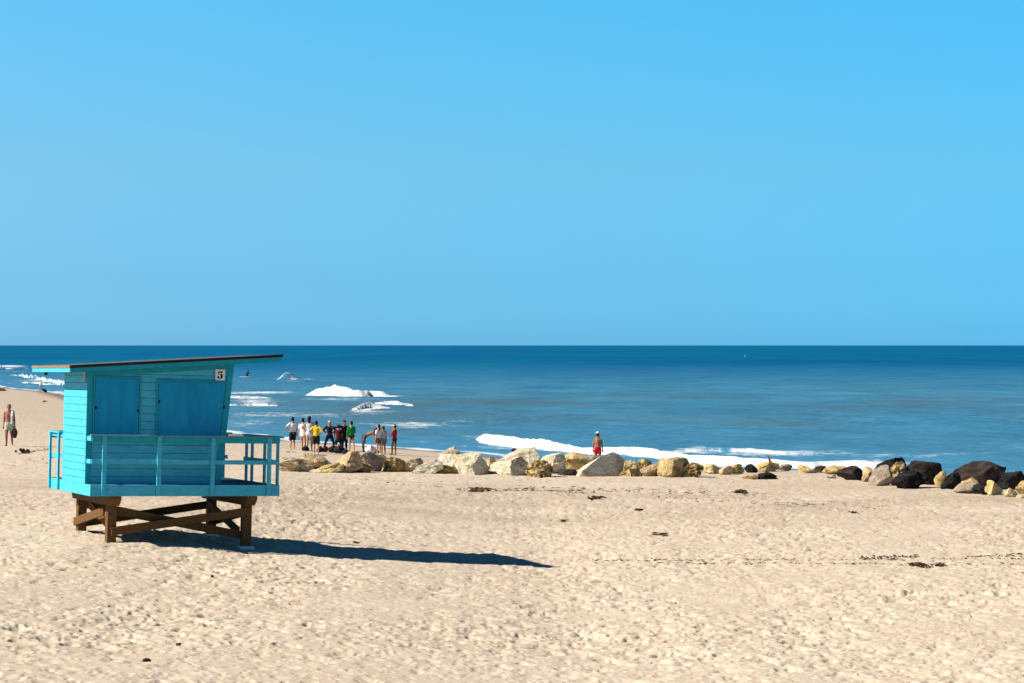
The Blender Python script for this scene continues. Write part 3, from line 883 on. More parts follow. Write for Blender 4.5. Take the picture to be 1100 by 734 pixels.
# centre column, row of the foot, width px, height px, kind, label, options (back = metres further than the foot row says)
ROCKS = [
    (316, 507, 34, 13, 'tan', 'low rounded tan boulder first in the rock line from the hut', dict(rough=.16)),
    (338, 504, 31, 14, 'tan', 'flat-topped layered tan boulder second in the rock line from the hut', dict(cuts=12)),
    (313, 497, 18, 5, 'grey', 'thin grey-tan slab lying behind the first low tan boulder', {}),
    (352, 508, 32, 10, 'yellow', 'low yellow boulder sloping up to the shaded one behind the beach group', dict(wedge=.7)),
    (371, 508, 36, 22, 'tan', 'tall tan boulder with a shaded face just below the black bags', dict(cuts=12, wedge=.55)),
    (389, 508, 19, 12, 'pitted', 'small pitted yellow boulder in front of the tall greenish split one', dict(pits=.12)),
    (397, 507, 27, 20, 'grey', 'tall grey-green split boulder below the stooping man', dict(cuts=12)),
    (389, 500, 14, 13, 'white', 'small pinkish pale boulder behind the pitted yellow one', {}),
    (411, 503, 12, 15, 'yellow', 'narrow pale yellow boulder wedged between grey-green and knobbly ones', {}),
    (426, 507, 27, 15, 'pitted', 'knobbly pitted yellow boulder below the person in red top', dict(pits=.16)),
    (445, 507, 22, 14, 'tan', 'brownish tan boulder touching the knobbly pitted one', dict(rough=.14)),
    (459, 509, 29, 14, 'white', 'white leaning slab with grey front beside the brownish tan boulder', dict(wedge=.6, cuts=12)),
    (481, 509, 23, 9, 'pitted', 'small pitted tan boulder at the foot of the big cream one', dict(pits=.16)),
    (485, 504, 28, 15, 'white', 'cream boulder resting behind the small pitted tan one', {}),
    (482, 496, 22, 15, 'grey', 'grey slab topping the rocks nearest the water edge', dict(cuts=12, wedge=.4)),
    (506, 510, 33, 22, 'white', 'big cream boulder with yellow stain on its top', dict(cuts=11)),
    (525, 503, 14, 12, 'tan', 'orange tan boulder between the big cream and white ones', {}),
    (524, 509, 16, 5, 'tan', 'low sandy stone at the foot of the orange tan boulder', {}),
    (547, 511, 34, 19, 'white', 'rounded white boulder with cracks down its front', dict(rough=.14)),
    (553, 503, 46, 21, 'white', 'long cream boulder rising behind the cracked white one', dict(wedge=.45, cuts=11)),
    (554, 491, 7, 9, 'dark', 'tiny dark stone peeping over the long cream boulder', {}),
    (579, 513, 30, 18, 'pitted', 'honeycombed golden boulder in front of a pale one', dict(pits=.20)),
    (589, 509, 32, 21, 'white', 'smooth whitish boulder behind the honeycombed golden one', dict(cuts=11)),
    (610, 511, 20, 6, 'brown', 'flat grey slab with painted-in shade in the gap beside the golden boulder', {}),  # grey slab; the shade of the gap is put into its dark stone
    (624, 505, 42, 18, 'yellow', 'broad ochre boulder below the man in red shorts', dict(cuts=12)),
    (645, 512, 54, 24, 'white', 'large grey wedge of rock with pointed top', dict(wedge=.55, cuts=13, rough=.05, face=.22)),
    (676, 504, 15, 9, 'yellow', 'small rounded yellow boulder right behind the pitted tan cube', {}),
    (679, 512, 24, 12, 'pitted', 'squat pitted boulder just right of the large grey wedge', dict(pits=.15)),
    (693, 504, 14, 10, 'pitted', 'small round boulder with dark hollows behind the pale tan one', dict(pits=.15)),
    (701, 512, 26, 12, 'tan', 'pale smooth tan boulder left of the biggest yellow one', {}),
    (707, 503, 9, 7, 'grey', 'little grey stone left of the biggest yellow boulder top', {}),
    (725, 513, 34, 20, 'yellow', 'biggest yellow boulder midway along the rock line', dict(rough=.08)),
    (743, 513, 24, 15, 'pitted', 'dark pitted boulder leaning on the biggest yellow one', dict(pits=.18)),
    (766, 509, 19, 10, 'yellow', 'low yellow-brown boulder right of the dark pitted one', dict(pits=.08)),
    (780, 510, 14, 9, 'tan', 'small brownish tan boulder before the pale yellow lump', {}),
    (791, 509, 16, 10, 'yellow', 'pale yellow pitted lump left of the small black stone', dict(pits=.10)),
    (807, 508, 11, 9, 'dark', 'small pointed black stone against the white surf', {}),
    (824, 507, 24, 10, 'yellow', 'ochre boulder with the red flag on top', dict(rough=.15)),
    (806, 515, 16, 6, 'tan', 'half-buried pinkish stone beside the grey slab with painted-in shade', {}),
    (824, 515, 19, 7, 'dark', 'half-buried grey slab with painted-in shade in front of the flag', dict(cuts=12)),  # grey rock half in sand, its shade carried by a dark stone colour
    (843, 506, 15, 7, 'grey', 'small grey stone right of the flag boulder', {}),
    (866, 508, 17, 8, 'yellow', 'orange-brown stone half sunk in the sand crest', {}),
    (881, 508, 13, 7, 'brown', 'small brown stone next to the orange-brown one', {}),
    (897, 510, 24, 9, 'yellow', 'long low yellow stone before the angular brown boulder', {}),
    (893, 514, 9, 4, 'grey', 'grey pebble alone on the sand before the yellow stone', {}),
    (916, 516, 30, 14, 'brown', 'angular grey-brown boulder first of the dark rocks', dict(cuts=13, rough=.06)),
    (933, 518, 13, 15, 'tan', 'upright brown stone beside the large tan standing slab', {}),
    (946, 522, 23, 21, 'grey', 'large tan-grey standing slab with rounded top', dict(cuts=8, rough=.07)),
    (957, 514, 28, 21, 'dark', 'black pointed boulder topping the rocks behind the standing slab', dict(cuts=12, wedge=.4)),
    (963, 521, 22, 24, 'pitted', 'pale cream pitted boulder between two black ones', dict(pits=.18)),
    (979, 525, 36, 18, 'dark', 'black craggy boulder low in front of the domed dark one', dict(cuts=12, rough=.15)),
    (991, 521, 44, 24, 'brown', 'huge domed dark brown boulder', dict(cuts=9)),
    (1011, 523, 15, 16, 'yellow', 'cream-faced block right of the domed dark boulder', dict(cuts=13, rough=.05)),
    (1021, 526, 18, 17, 'dark', 'dark grey block leaning on the cream-faced one', dict(cuts=12)),
    (1028, 515, 12, 11, 'dark', 'small black stone with white fleck against the sea', {}),
    (1053, 522, 46, 24, 'brown', 'huge dark brown flat-topped boulder near the right edge', dict(cuts=13, rough=.08)),
    (1042, 524, 20, 10, 'yellow', 'small golden stone tucked under the flat-topped boulder', {}),
    (1040, 530, 30, 11, 'grey', 'light-topped grey slab lying on the sand', dict(cuts=13, rough=.05)),
    (1057, 531, 20, 11, 'dark', 'black stone right of the light-topped grey slab', dict(cuts=12)),
    (1068, 532, 18, 15, 'yellow', 'sunlit golden stone with a grey right side', dict(cuts=11)),
    (1082, 512, 26, 14, 'brown', 'dark boulder with a pinkish peak on the skyline of the rocks', dict(wedge=.4, cuts=12)),
    (1088, 526, 30, 19, 'dark', 'large black boulder by the right edge of the rocks', dict(cuts=11)),
    (1086, 534, 13, 9, 'tan', 'small tan stone below the large black boulder', {}),
    (1101, 531, 18, 15, 'yellow', 'orange-tan boulder cut by the right picture edge', {}),
    (1098, 510, 16, 12, 'dark', 'dark grey stone behind the large black boulder', {}),
    (1099, 536, 12, 4, 'tan', 'flat tan pebble in front of the orange-tan boulder', {}),
]
occupied = []
for i, (cx, fy, wpx, hpx, kind, lab, op) in enumerate(ROCKS):
    op = dict(op)
    x, y, z = hit(cx, fy)
    sc = y / FPX
    k_ = 1.30 if kind == 'dark' else 1.20 if kind in ('brown', 'white', 'tan') else 1.14
    if wpx > 50: k_ = 1.02
    w, h = wpx * sc * k_, hpx * sc * 1.06
    dep = max(0.75 * w, 0.9 * h) if w < 1.4 else 0.72 * w
    me = rock_mesh(100 + i * 7, w, dep, h, cuts=op.get('cuts', 9), rough=(.95 if kind in ('white', 'tan', 'grey') else 1.25) * op.get('rough', .10), pits=op.get('pits', 0), lean=op.get('lean', 0), wedge=op.get('wedge', 0), face=op.get('face', (.42, .55, 0)[i % 3]))
    o = obj('boulder', me, RM[kind])
    yc = y + dep * 0.42
    o.location = (x * yc / y, yc, z)
    o.rotation_euler = (0, 0, rnd.uniform(-.12, .12))
    tag(o, lab, 'boulder', 'boulders of the rock line')
    occupied.append((x, yc, w))

# ------------------------------------------------------------------ people
def tube(bm, pts, flat_ends=False, seg=14, lat=Vector((1, 0, 0)), ratio=(1, 1)):
    """closed tapered body along pts [(point, radius)], hemispherical ends unless flat"""
    P = [(Vector(p), r) for p, r in pts]
    d0 = (P[1][0] - P[0][0]).normalized(); d1 = (P[-1][0] - P[-2][0]).normalized()
    prof = []
    if not flat_ends:
        for k in (0.95, 0.75, 0.45):
            prof.append((P[0][0] - d0 * P[0][1] * k, P[0][1] * math.sqrt(1 - k * k)))
    prof += P
    if not flat_ends:
        for k in (0.45, 0.75, 0.95):
            prof.append((P[-1][0] + d1 * P[-1][1] * k, P[-1][1] * math.sqrt(1 - k * k)))
    rings = []
    for i, (p, r) in enumerate(prof):
        a = prof[max(i - 1, 0)][0]; c = prof[min(i + 1, len(prof) - 1)][0]
        d = (c - a)
        d = d.normalized() if d.length > 1e-9 else d0
        u = (lat - d * lat.dot(d))
        if u.length < 1e-3:
            u = Vector((0, 1, 0)) - d * d.y
        u.normalize(); w = d.cross(u).normalized()
        rings.append([bm.verts.new(p + u * (math.cos(2 * math.pi * k / seg) * r * ratio[0]) + w * (math.sin(2 * math.pi * k / seg) * r * ratio[1])) for k in range(seg)])
    for a, c in zip(rings[:-1], rings[1:]):
        for k in range(seg):
            j = (k + 1) % seg
            bm.faces.new((a[k], a[j], c[j], c[k]))
    bm.faces.new(rings[0][::-1]); bm.faces.new(rings[-1])

def ball(bm, c, rx, ry, rz, rot=None):
    mtx = Matrix.Translation(Vector(c)) @ (rot.to_4x4() if rot is not None else Matrix.Identity(4)) @ Matrix.Diagonal((rx, ry, rz, 1))
    bmesh.ops.create_icosphere(bm, subdivisions=3, radius=1.0, matrix=mtx)

def fuse(bm, voxel, smooth=3):
    """one continuous skin over overlapping volumes"""
    fixn(bm)
    me = bpy.data.meshes.new('tmp')
    bm.to_mesh(me); bm.free()
    o = bpy.data.objects.new('tmp', me)
    C.objects.link(o)
    m1 = o.modifiers.new('r', 'REMESH'); m1.mode = 'VOXEL'; m1.voxel_size = voxel; m1.use_smooth_shade = True
    m2 = o.modifiers.new('s', 'SMOOTH'); m2.iterations = smooth; m2.factor = 0.5
    dg = bpy.context.evaluated_depsgraph_get()
    res = bpy.data.meshes.new_from_object(o.evaluated_get(dg))
    bpy.data.objects.remove(o, do_unlink=True)
    bpy.data.meshes.remove(me)
    for p in res.polygons:
        p.use_smooth = True
    return res

def vec(v): return Vector(v).normalized()

# arm and leg directions for one side (+1 = the person's lateral +x): lateral, forward, up
ARMS = {
    'hang': ((.16, .02, -1), (.08, .18, -1)),
    'hips': ((.78, -.30, -.72), (-.62, .38, -.55)),
    'front': ((.22, .35, -1), (-.45, .75, -.35)),
    'swing': ((.14, -.28, -1), (.06, .05, -1)),
    'reach': ((.10, .85, -.75), (.0, .75, -.9)),
    'down': ((.05, .30, -1), (.0, .12, -1)),
    'side': ((1, .15, -.10), (.95, .35, -.02)),
    'knee': ((.2, .65, -.8), (-.1, .7, -.5)),
}
LEGS = {
    'stand': ((.05, .02, -1), (.01, -.02, -1)),
    'apart': ((.36, .05, -1), (.30, -.05, -1)),
    'fwd': ((.02, .30, -1), (.0, .02, -1)),
    'back': ((.02, -.20, -1), (.0, -.42, -1)),
    'kneel': ((.15, .72, -.60), (.02, -.55, -.85)),
    'bend': ((.05, -.12, -1), (.02, .02, -1)),
}
SKIN = {
    'light': mat('skin_light', (0.50, 0.27, 0.17), 0.6, 0.12, 10), 'tan': mat('skin_tanned', (0.33, 0.155, 0.085), 0.6, 0.12, 10),
    'red': mat('skin_sunburnt', (0.30, 0.115, 0.08), 0.6, 0.12, 10), 'brown': mat('skin_brown', (0.18, 0.085, 0.05), 0.6, 0.12, 10),
}
CL = {}
def cloth(c):
    if c not in CL:
        CL[c] = mat('cloth_%d' % len(CL), c, 0.85, 0.15, 14, bump=0.2, bscale=40)
    return CL[c]
WHITE, BLACK, YELLOW, GREEN, RED = (.74, .74, .76), (.012, .012, .014), (.75, .52, .01), (.015, .22, .045), (.50, .010, .02)
NAVY, MAROON, KHAKI, SAGE, GREYC, LIGHT = (.010, .014, .03), (.085, .008, .014), (.12, .085, .055), (.40, .47, .31), (.10, .10, .095), (.62, .62, .68)
HAIR = {'black': mat('hair_black', (.010, .008, .007), .5, .3, 40), 'brown': mat('hair_brown', (.040, .020, .010), .5, .3, 40), 'grey': mat('hair_grey', (.20, .17, .14), .6, .3, 40)}
EYE = mat('eye_dark', (.02, .015, .01), .2, .1)

def person(loc, head, H, label, arms=('hang', 'hang'), legs=('stand', 'stand'), lean=0.0, nod=0.0, turn=0.0, skin='light', hair='black', longhair=0.0,
           wear=(), hat=None, group=None, slim=1.0, fat=1.0, voxel=0.011):
    """head = heading of the gaze in degrees: 0 towards the camera, 180 towards the sea.
    wear: list of (part name, colour, kind)"""
    u = H / 1.72
    root = empty('person', loc, R(head))
    tag(root, label, 'person', group)
    def L(side, d):                                  # lateral, forward, up -> local vector (facing -y)
        return Vector((side * d[0], -d[1], d[2])).normalized()
    hipz = 0.0
    J = {}
    pel = Vector((0, 0, 0))
    tdir = Vector((0, -math.sin(R(lean)), math.cos(R(lean))))
    fdir = Vector((0, -math.cos(R(lean)), -math.sin(R(lean))))
    lat = Vector((1, 0, 0))
    che = pel + tdir * .36 * u
    neck = pel + tdir * .555 * u
    hl = lean * 0.75 + nod
    hd = Vector((0, -math.sin(R(hl)), math.cos(R(hl))))
    hf = Vector((math.sin(R(turn)), -math.cos(R(turn)) * math.cos(R(hl)), -math.sin(R(hl)))).normalized()
    hc = neck + hd * .155 * u + hf * .02 * u
    feet = []
    for sd, li, ai in ((1, 0, 0), (-1, 1, 1)):
        hip = pel + lat * sd * .085 * u * slim - tdir * .03 * u
        tl, sl = LEGS[legs[li]]
        knee = hip + L(sd, tl) * .41 * u
        ank = knee + L(sd, sl) * .40 * u
        J['hip', sd], J['knee', sd], J['ank', sd] = hip, knee, ank
        sh = pel + tdir * .475 * u + lat * sd * .168 * u * slim
        ua, fa = ARMS[arms[ai]]
        elb = sh + L(sd, ua) * .285 * u
        wri = elb + L(sd, fa) * .245 * u
        J['sh', sd], J['elb', sd], J['wri', sd], J['fa', sd] = sh, elb, wri, L(sd, fa)
        feet.append(ank.z)
    drop = Vector((0, 0, -min(feet) + .055 * u))
    if legs[0] == 'kneel':
        drop = Vector((0, 0, -min(J['knee', 1].z, J['ank', 1].z) + .06 * u))
    for k in J:
        if k[0] != 'fa': J[k] = J[k] + drop
    pel, che, neck, hc = pel + drop, che + drop, neck + drop, hc + drop
    T = lambda d: pel + tdir * d * u
    bm = bmesh.new()
    tr = (1.0 * slim, .66 * fat)
    tube(bm, [(T(-.08), .135 * u), (T(.02), .165 * u), (T(.14), .145 * u * (fat ** .5)), (T(.24), .150 * u), (T(.36), .172 * u), (T(.44), .165 * u), (T(.50), .115 * u)], lat=lat, ratio=tr)
    tube(bm, [(T(.44), .062 * u), (neck, .055 * u), (hc - hd * .06 * u, .052 * u)], lat=lat)
    # head: skull, jaw, nose, ears
    rot = Matrix((hf.cross(hd), -hf, hd)).transposed()
    hp = lambda a, f_, c: hc + hf.cross(hd) * a * u + hf * f_ * u + hd * c * u
    ball(bm, hp(0, -.012, .035), .077 * u, .098 * u, .088 * u, rot)
    ball(bm, hp(0, .022, -.045), .056 * u, .066 * u, .070 * u, rot)
    tube(bm, [(hp(0, .080, .025), .010 * u), (hp(0, .102, -.022), .017 * u)], seg=8)
    ball(bm, hp(0, .078, -.062), .026 * u, .014 * u, .012 * u, rot)
    for sd in (1, -1):
        ball(bm, hp(sd * .080, -.008, -.002), .012 * u, .022 * u, .032 * u, rot)
        sh, elb, wri, fa = J['sh', sd], J['elb', sd], J['wri', sd], J['fa', sd]
        tube(bm, [(T(.46) + lat * sd * .08 * u, .066 * u), (sh, .062 * u), (sh.lerp(elb, .5), .048 * u), (elb, .040 * u)], lat=Vector((0, 1, 0)))
        tube(bm, [(elb, .040 * u), (elb.lerp(wri, .3), .042 * u), (wri, .027 * u)], lat=Vector((0, 1, 0)))
        # hand: palm, four bent fingers, thumb
        side = fa.cross(Vector((0, -1, .2))).normalized()
        nor = side.cross(fa).normalized()
        palm = wri + fa * .085 * u
        tube(bm, [(wri, .026 * u), (wri + fa * .04 * u, .036 * u), (palm, .038 * u)], lat=side, ratio=(1.05, .55))
        for k, ln in enumerate((.068, .078, .072, .056)):
            b0 = palm + side * (.029 - .0195 * k) * u
            m0 = b0 + (fa + nor * .12) .normalized() * ln * .55 * u
            tube(bm, [(b0 - fa * .02 * u, .0095 * u), (m0, .009 * u), (m0 + (fa + nor * .55).normalized() * ln * .5 * u, .0075 * u)], seg=8)
        th0 = wri + fa * .03 * u + side * .030 * u
        tube(bm, [(th0, .013 * u), (th0 + (fa + side * .9).normalized() * .04 * u, .011 * u), (th0 + (fa * 1.2 + side * .6 + nor * .3).normalized() * .075 * u, .009 * u)], seg=8)
        hip, knee, ank = J['hip', sd], J['knee', sd], J['ank', sd]
        tube(bm, [(hip + tdir * .03 * u, .090 * u), (hip.lerp(knee, .35), .083 * u), (knee, .056 * u)], lat=Vector((0, 1, 0)))
        tube(bm, [(knee, .055 * u), (knee.lerp(ank, .28) + Vector((0, .012, 0)) * u, .056 * u), (ank, .034 * u)], lat=Vector((0, 1, 0)))
        if legs[0] == 'kneel':
            toe = ank + Vector((sd * .01, .05, -.04)) * u
            tube(bm, [(ank, .034 * u), (toe, .034 * u)], lat=Vector((1, 0, 0)))
        else:
            heel = Vector((ank.x, ank.y + .045 * u, ank.z - .022 * u)); toe = Vector((ank.x + sd * .03 * u, ank.y - .15 * u, ank.z - .034 * u))
            tube(bm, [(heel, .034 * u), (heel.lerp(toe, .55), .038 * u), (toe, .024 * u)], lat=Vector((1, 0, 0)), ratio=(1.1, .75))
            tube(bm, [(ank, .036 * u), (heel.lerp(toe, .25), .036 * u)])
    obj('body', fuse(bm, voxel * min(1.0, u), 2), SKIN[skin], root)
    for sd in (1, -1):
        bm = bmesh.new(); ball(bm, hp(sd * .032, .083, .022), .011 * u, .008 * u, .008 * u, rot)
        obj('eye', bm, EYE, root)
    # hair
    if hair:
        bm = bmesh.new()
        ball(bm, hp(0, -.028, .052), .086 * u, .096 * u, .086 * u, rot)
        ball(bm, hp(0, -.048, -.012), .084 * u, .070 * u, .092 * u, rot)
        if longhair:
            e = hp(0, -.085, -.03) + Vector((0, 0, -1)) * longhair * u
            tube(bm, [(hp(0, -.075, .02), .060 * u), (hp(0, -.095, -.08), .052 * u), (e, .030 * u)], lat=lat, ratio=(1.25, .8))
        obj('hair', fuse(bm, .012, 2), HAIR[hair], root)
    if hat:
        colr, visor = hat
        bm = bmesh.new()
        if visor != 'visor':
            ball(bm, hp(0, -.012, .068), .092 * u, .112 * u, .080 * u, rot)
        else:
            tube(bm, [(hp(0, -.012, .055), .098 * u), (hp(0, -.012, .090), .094 * u)], flat_ends=True, lat=hf, ratio=(1.12, .93), seg=20)
        tube(bm, [(hp(0, .075, .070), .070 * u), (hp(0, .150, .055), .052 * u)], lat=hf.cross(hd), ratio=(1.0, .22))
        obj('cap', fuse(bm, .010, 2), cloth(colr), root)
    # clothes
    for (pn, colr, kind) in wear:
        bm = bmesh.new()
        g = .014 * u
        if kind in ('shirt', 'vest', 'longshirt', 'wetsuit', 'longsleeve'):
            lo = {'longshirt': -.13, 'wetsuit': -.10}.get(kind, -.03)
            tube(bm, [(T(lo), .160 * u + g), (T(.02), .165 * u + g), (T(.14), .150 * u * (fat ** .5) + g), (T(.24), .152 * u + g), (T(.36), .173 * u + g), (T(.44), .166 * u + g), (T(.505), .100 * u + g)], lat=lat, ratio=tr, flat_ends=True)
            if kind != 'vest':
                for sd in (1, -1):
                    sh, elb, wri = J['sh', sd], J['elb', sd], J['wri', sd]
                    tube(bm, [(T(.45) + lat * sd * .08 * u, .068 * u + g), (sh, .064 * u + g), (sh.lerp(elb, .45), .055 * u + g), (sh.lerp(elb, .72 if kind in ('shirt', 'longshirt') else 1.0), .054 * u + g * .6)], lat=Vector((0, 1, 0)), flat_ends=kind in ('shirt', 'longshirt'))
                    if kind in ('wetsuit', 'longsleeve'):
                        tube(bm, [(elb, .042 * u + g * .7), (elb.lerp(wri, .9), .030 * u + g * .7)], lat=Vector((0, 1, 0)), flat_ends=True)
        if kind in ('shorts', 'wetsuit', 'briefs', 'longshorts', 'onepiece'):
            f_ = {'shorts': .55, 'longshorts': .92, 'wetsuit': 1.0, 'briefs': .12, 'onepiece': .10}[kind]
            top = .36 if kind == 'onepiece' else .10
            prof = [(T(-.205), .060 * u + g), (T(-.165), .105 * u + g), (T(-.085), .140 * u + g), (T(.02), .166 * u + g * 1.2)] + ([(T(top), .150 * u * (fat ** .5) + g)] if top < .2 else [(T(.14), .146 * u + g), (T(.24), .150 * u + g), (T(top), .168 * u + g)])
            tube(bm, prof, lat=lat, ratio=tr, flat_ends=True)
            for sd in (1, -1):
                hip, knee, ank = J['hip', sd], J['knee', sd], J['ank', sd]
                e = hip.lerp(knee, f_)
                r1 = (.056 + (.030 * (1 - f_))) * u + (g * 2.2 if kind != 'wetsuit' else g)
                tube(bm, [(hip + tdir * .03 * u, .091 * u + g), (hip.lerp(knee, f_ * .6), .084 * u + g), (e, r1)], lat=Vector((0, 1, 0)), flat_ends=kind != 'wetsuit')
                if kind == 'wetsuit':
                    tube(bm, [(knee, .055 * u + g), (knee.lerp(ank, .28) + Vector((0, .012, 0)) * u, .057 * u + g), (knee.lerp(ank, .92), .036 * u + g * .8)], lat=Vector((0, 1, 0)), flat_ends=True)
        obj(pn, fuse(bm, .012, 2), cloth(colr), root)
    return root, J

GRP = 'people gathered by the rocks'
def feet_at(px, py):
    return hit(px, py)
def P(px, py, top, head, label, **k):
    x, y, z = feet_at(px, py)
    H = k.pop('H', None) or (py - top) * y / FPX
    return person((x, y, z), head, H, label, **k)
P(314.5, 483, 448.5, 195, 'child in white top and black shorts, leftmost of the beach group', arms=('hips', 'hang'), legs=('stand', 'fwd'), turn=-25, skin='light', wear=(('shorts', BLACK, 'longshorts'), ('shirt', WHITE, 'shirt')), group=GRP)
P(325.5, 484.5, 449.5, 165, 'person in a long white shirt and bare legs with short dark hair', arms=('hang', 'front'), legs=('fwd', 'stand'), turn=25, skin='light', wear=(('shirt', WHITE, 'longshirt'),), group=GRP)
P(332.5, 485, 447.5, 180, 'tall person with long dark hair, white top and white shorts', arms=('hips', 'hang'), legs=('stand', 'fwd'), turn=-20, hair='black', longhair=.30, skin='light', wear=(('shorts', WHITE, 'briefs'), ('top', LIGHT, 'vest')), group=GRP)
P(339.8, 487, 452.5, 178, 'person in yellow shirt and long black shorts, hands on hips', arms=('hips', 'hips'), skin='light', wear=(('shorts', BLACK, 'longshorts'), ('shirt', YELLOW, 'shirt')), group=GRP)
P(354.0, 483.5, 451.5, 8, 'person in black wetsuit with pale cap, hands on hips, legs apart', arms=('hips', 'hips'), legs=('apart', 'apart'), skin='tan', hair='brown', hat=((.42, .40, .36), 'cap'), wear=(('wetsuit', NAVY, 'wetsuit'),), group=GRP)
P(364.0, 484.5, 460.5, 190, 'person in maroon top kneeling among black bags', arms=('knee', 'knee'), legs=('kneel', 'kneel'), lean=18, skin='tan', H=1.45, wear=(('shorts', BLACK, 'longshorts'), ('shirt', MAROON, 'shirt')), group=GRP)
P(370.0, 484.5, 451.8, 20, 'person in dark wetsuit and dark cap with one arm stretched out sideways', arms=('hang', 'side'), skin='tan', hair='brown', hat=((.03, .015, .03), 'cap'), wear=(('wetsuit', NAVY, 'wetsuit'),), group=GRP)
P(377.5, 485.5, 452.8, 200, 'person in green long-sleeved rash vest with bare legs', arms=('hang', 'front'), legs=('stand', 'back'), turn=20, skin='light', hair='black', wear=(('briefs', (.03, .02, .02), 'briefs'), ('rash_vest', GREEN, 'longsleeve')), group=GRP)
P(391.8, 485.5, 0, 100, 'shirtless man in dark shorts stooping over a white bundle', arms=('reach', 'down'), legs=('bend', 'bend'), lean=66, nod=0, skin='tan', H=1.50, wear=(('shorts', GREYC, 'longshorts'),), group=GRP)
P(406.8, 488.5, 456.3, 232, 'person in white top and khaki shorts with dark ponytail', arms=('hang', 'front'), skin='light', hair='brown', longhair=.20, wear=(('shorts', KHAKI, 'shorts'), ('shirt', LIGHT, 'shirt')), group=GRP)
P(411.8, 488.5, 458.0, 215, 'person in pale grey top close behind the one with ponytail', arms=('hang', 'hang'), skin='tan', hair='brown', wear=(('shorts', (.20, .17, .13), 'shorts'), ('shirt', (.42, .43, .47), 'shirt')), group=GRP)
P(424.0, 489, 456.3, 250, 'person in red top with white visor standing right of the group', arms=('front', 'hang'), legs=('fwd', 'stand'), skin='tan', hair='black', hat=(WHITE, 'visor'), wear=(('shorts', (.05, .02, .02), 'briefs'), ('shirt', RED, 'shirt')), group=GRP)
# man walking up the beach on the left
(mr_, mj) = P(9.8, 479, 434, 5, 'bare-chested man in pale green shorts walking on the left', arms=('hang', 'swing'), legs=('back', 'fwd'), skin='red', hair='grey', fat=1.18, wear=(('shorts', SAGE, 'shorts'),))
mx_, my_, mz_ = hit(9.8, 479)
# a white towel over his shoulder and a dark bag in his hand
def soft(name, pts, m, loc, label, cat, ratio=(1, 1), rz=0, seed=1, vox=.014, group=None, lat=Vector((1, 0, 0))):
    bm = bmesh.new()
    tube(bm, pts, lat=lat, ratio=ratio)
    me = fuse(bm, vox, 2)
    co = np.array([v.co[:] for v in me.vertices])
    k = 0.018 * n3(co * 9.0, seed)
    nr = np.array([v.normal[:] for v in me.vertices])
    co = co + nr * k[:, None]
    me.vertices.foreach_set('co', co.reshape(-1).astype(np.float32)); me.update()
    o = obj(name, me, m)
    o.location = loc; o.rotation_euler = (0, 0, rz)
    tag(o, label, cat, group)
    return o
soft('towel', [((.01, .12, -.34), .055), ((0, .14, -.10), .062), ((0, .05, .075), .064), ((0, -.09, .06), .064), ((0, -.17, -.14), .06), ((-.01, -.17, -.48), .05)], cloth(LIGHT), (mx_ + .17, my_, mz_ + 1.49), 'white towel slung over the walking man\'s shoulder', 'towel', ratio=(1.0, .38), seed=5)
hx = Matrix.Rotation(R(5), 3, 'Z') @ mj['wri', 1]
soft('carry_bag', [((0, 0, -.04), .03), ((0, 0, -.14), .09), ((.01, 0, -.30), .13), ((.0, 0, -.42), .10)], cloth((.035, .032, .03)), (mx_ + hx.x, my_ + hx.y, mz_ + hx.z - .05), 'dark bag hanging from the walking man\'s hand', 'bag', ratio=(1, .55), seed=6)
# man in red shorts at the water's edge
person((3.95, 103.0, gz(3.95, 103.0)), 172, 1.60, 'bare-backed man in red shorts and white cap at the water edge', arms=('hang', 'hang'), skin='tan', hair='brown', hat=((.72, .74, .80), 'cap'), wear=(('shorts', RED, 'shorts'),))
# far away at the water's edge on the left
fx, fy_, fz = hit(43.2, 420.6)
person((fx, fy_, fz), 150, 1.42, 'distant person in pale top standing at the far waterline', arms=('front', 'front'), lean=14, skin='light', hair='grey', wear=(('shorts', (.25, .27, .30), 'longshorts'), ('shirt', (.6, .55, .52), 'shirt')), voxel=.016)
bx, by_, bz = hit(47.6, 421.4)
soft('bundle', [((-.22, 0, .36), .10), ((-.08, 0, .26), .17), ((.12, 0, .14), .20), ((.22, 0, .06), .12)], cloth(BLACK), (bx, by_, bz), 'black bundle on the sand beside the distant person', 'bundle', seed=8)
# surfer waiting beyond the waves
sy = FPX * HW / (405.8 - HZ); sxp = (265.5 - 550) / FPX * sy
bm = bmesh.new()
tube(bm, [((-1.0, 0, .06), .06), ((-.6, 0, .03), .22), ((0, 0, .02), .27), ((.6, 0, .03), .24), ((1.0, 0, .09), .05)], lat=Vector((0, 1, 0)), ratio=(1, .16))
tag(obj('surfboard', fuse(bm, .02, 2), cloth(WHITE), loc=(sxp - .4, sy - .0, WATER + .10)), 'white surfboard floating far out under the lone surfer', 'surfboard')
person((sxp - .1, sy, WATER - .12), 120, 1.7, 'surfer in black crouched on a board far beyond the breakers', arms=('knee', 'knee'), legs=('kneel', 'kneel'), lean=25, skin='tan', wear=(('wetsuit', BLACK, 'wetsuit'),), voxel=.016)

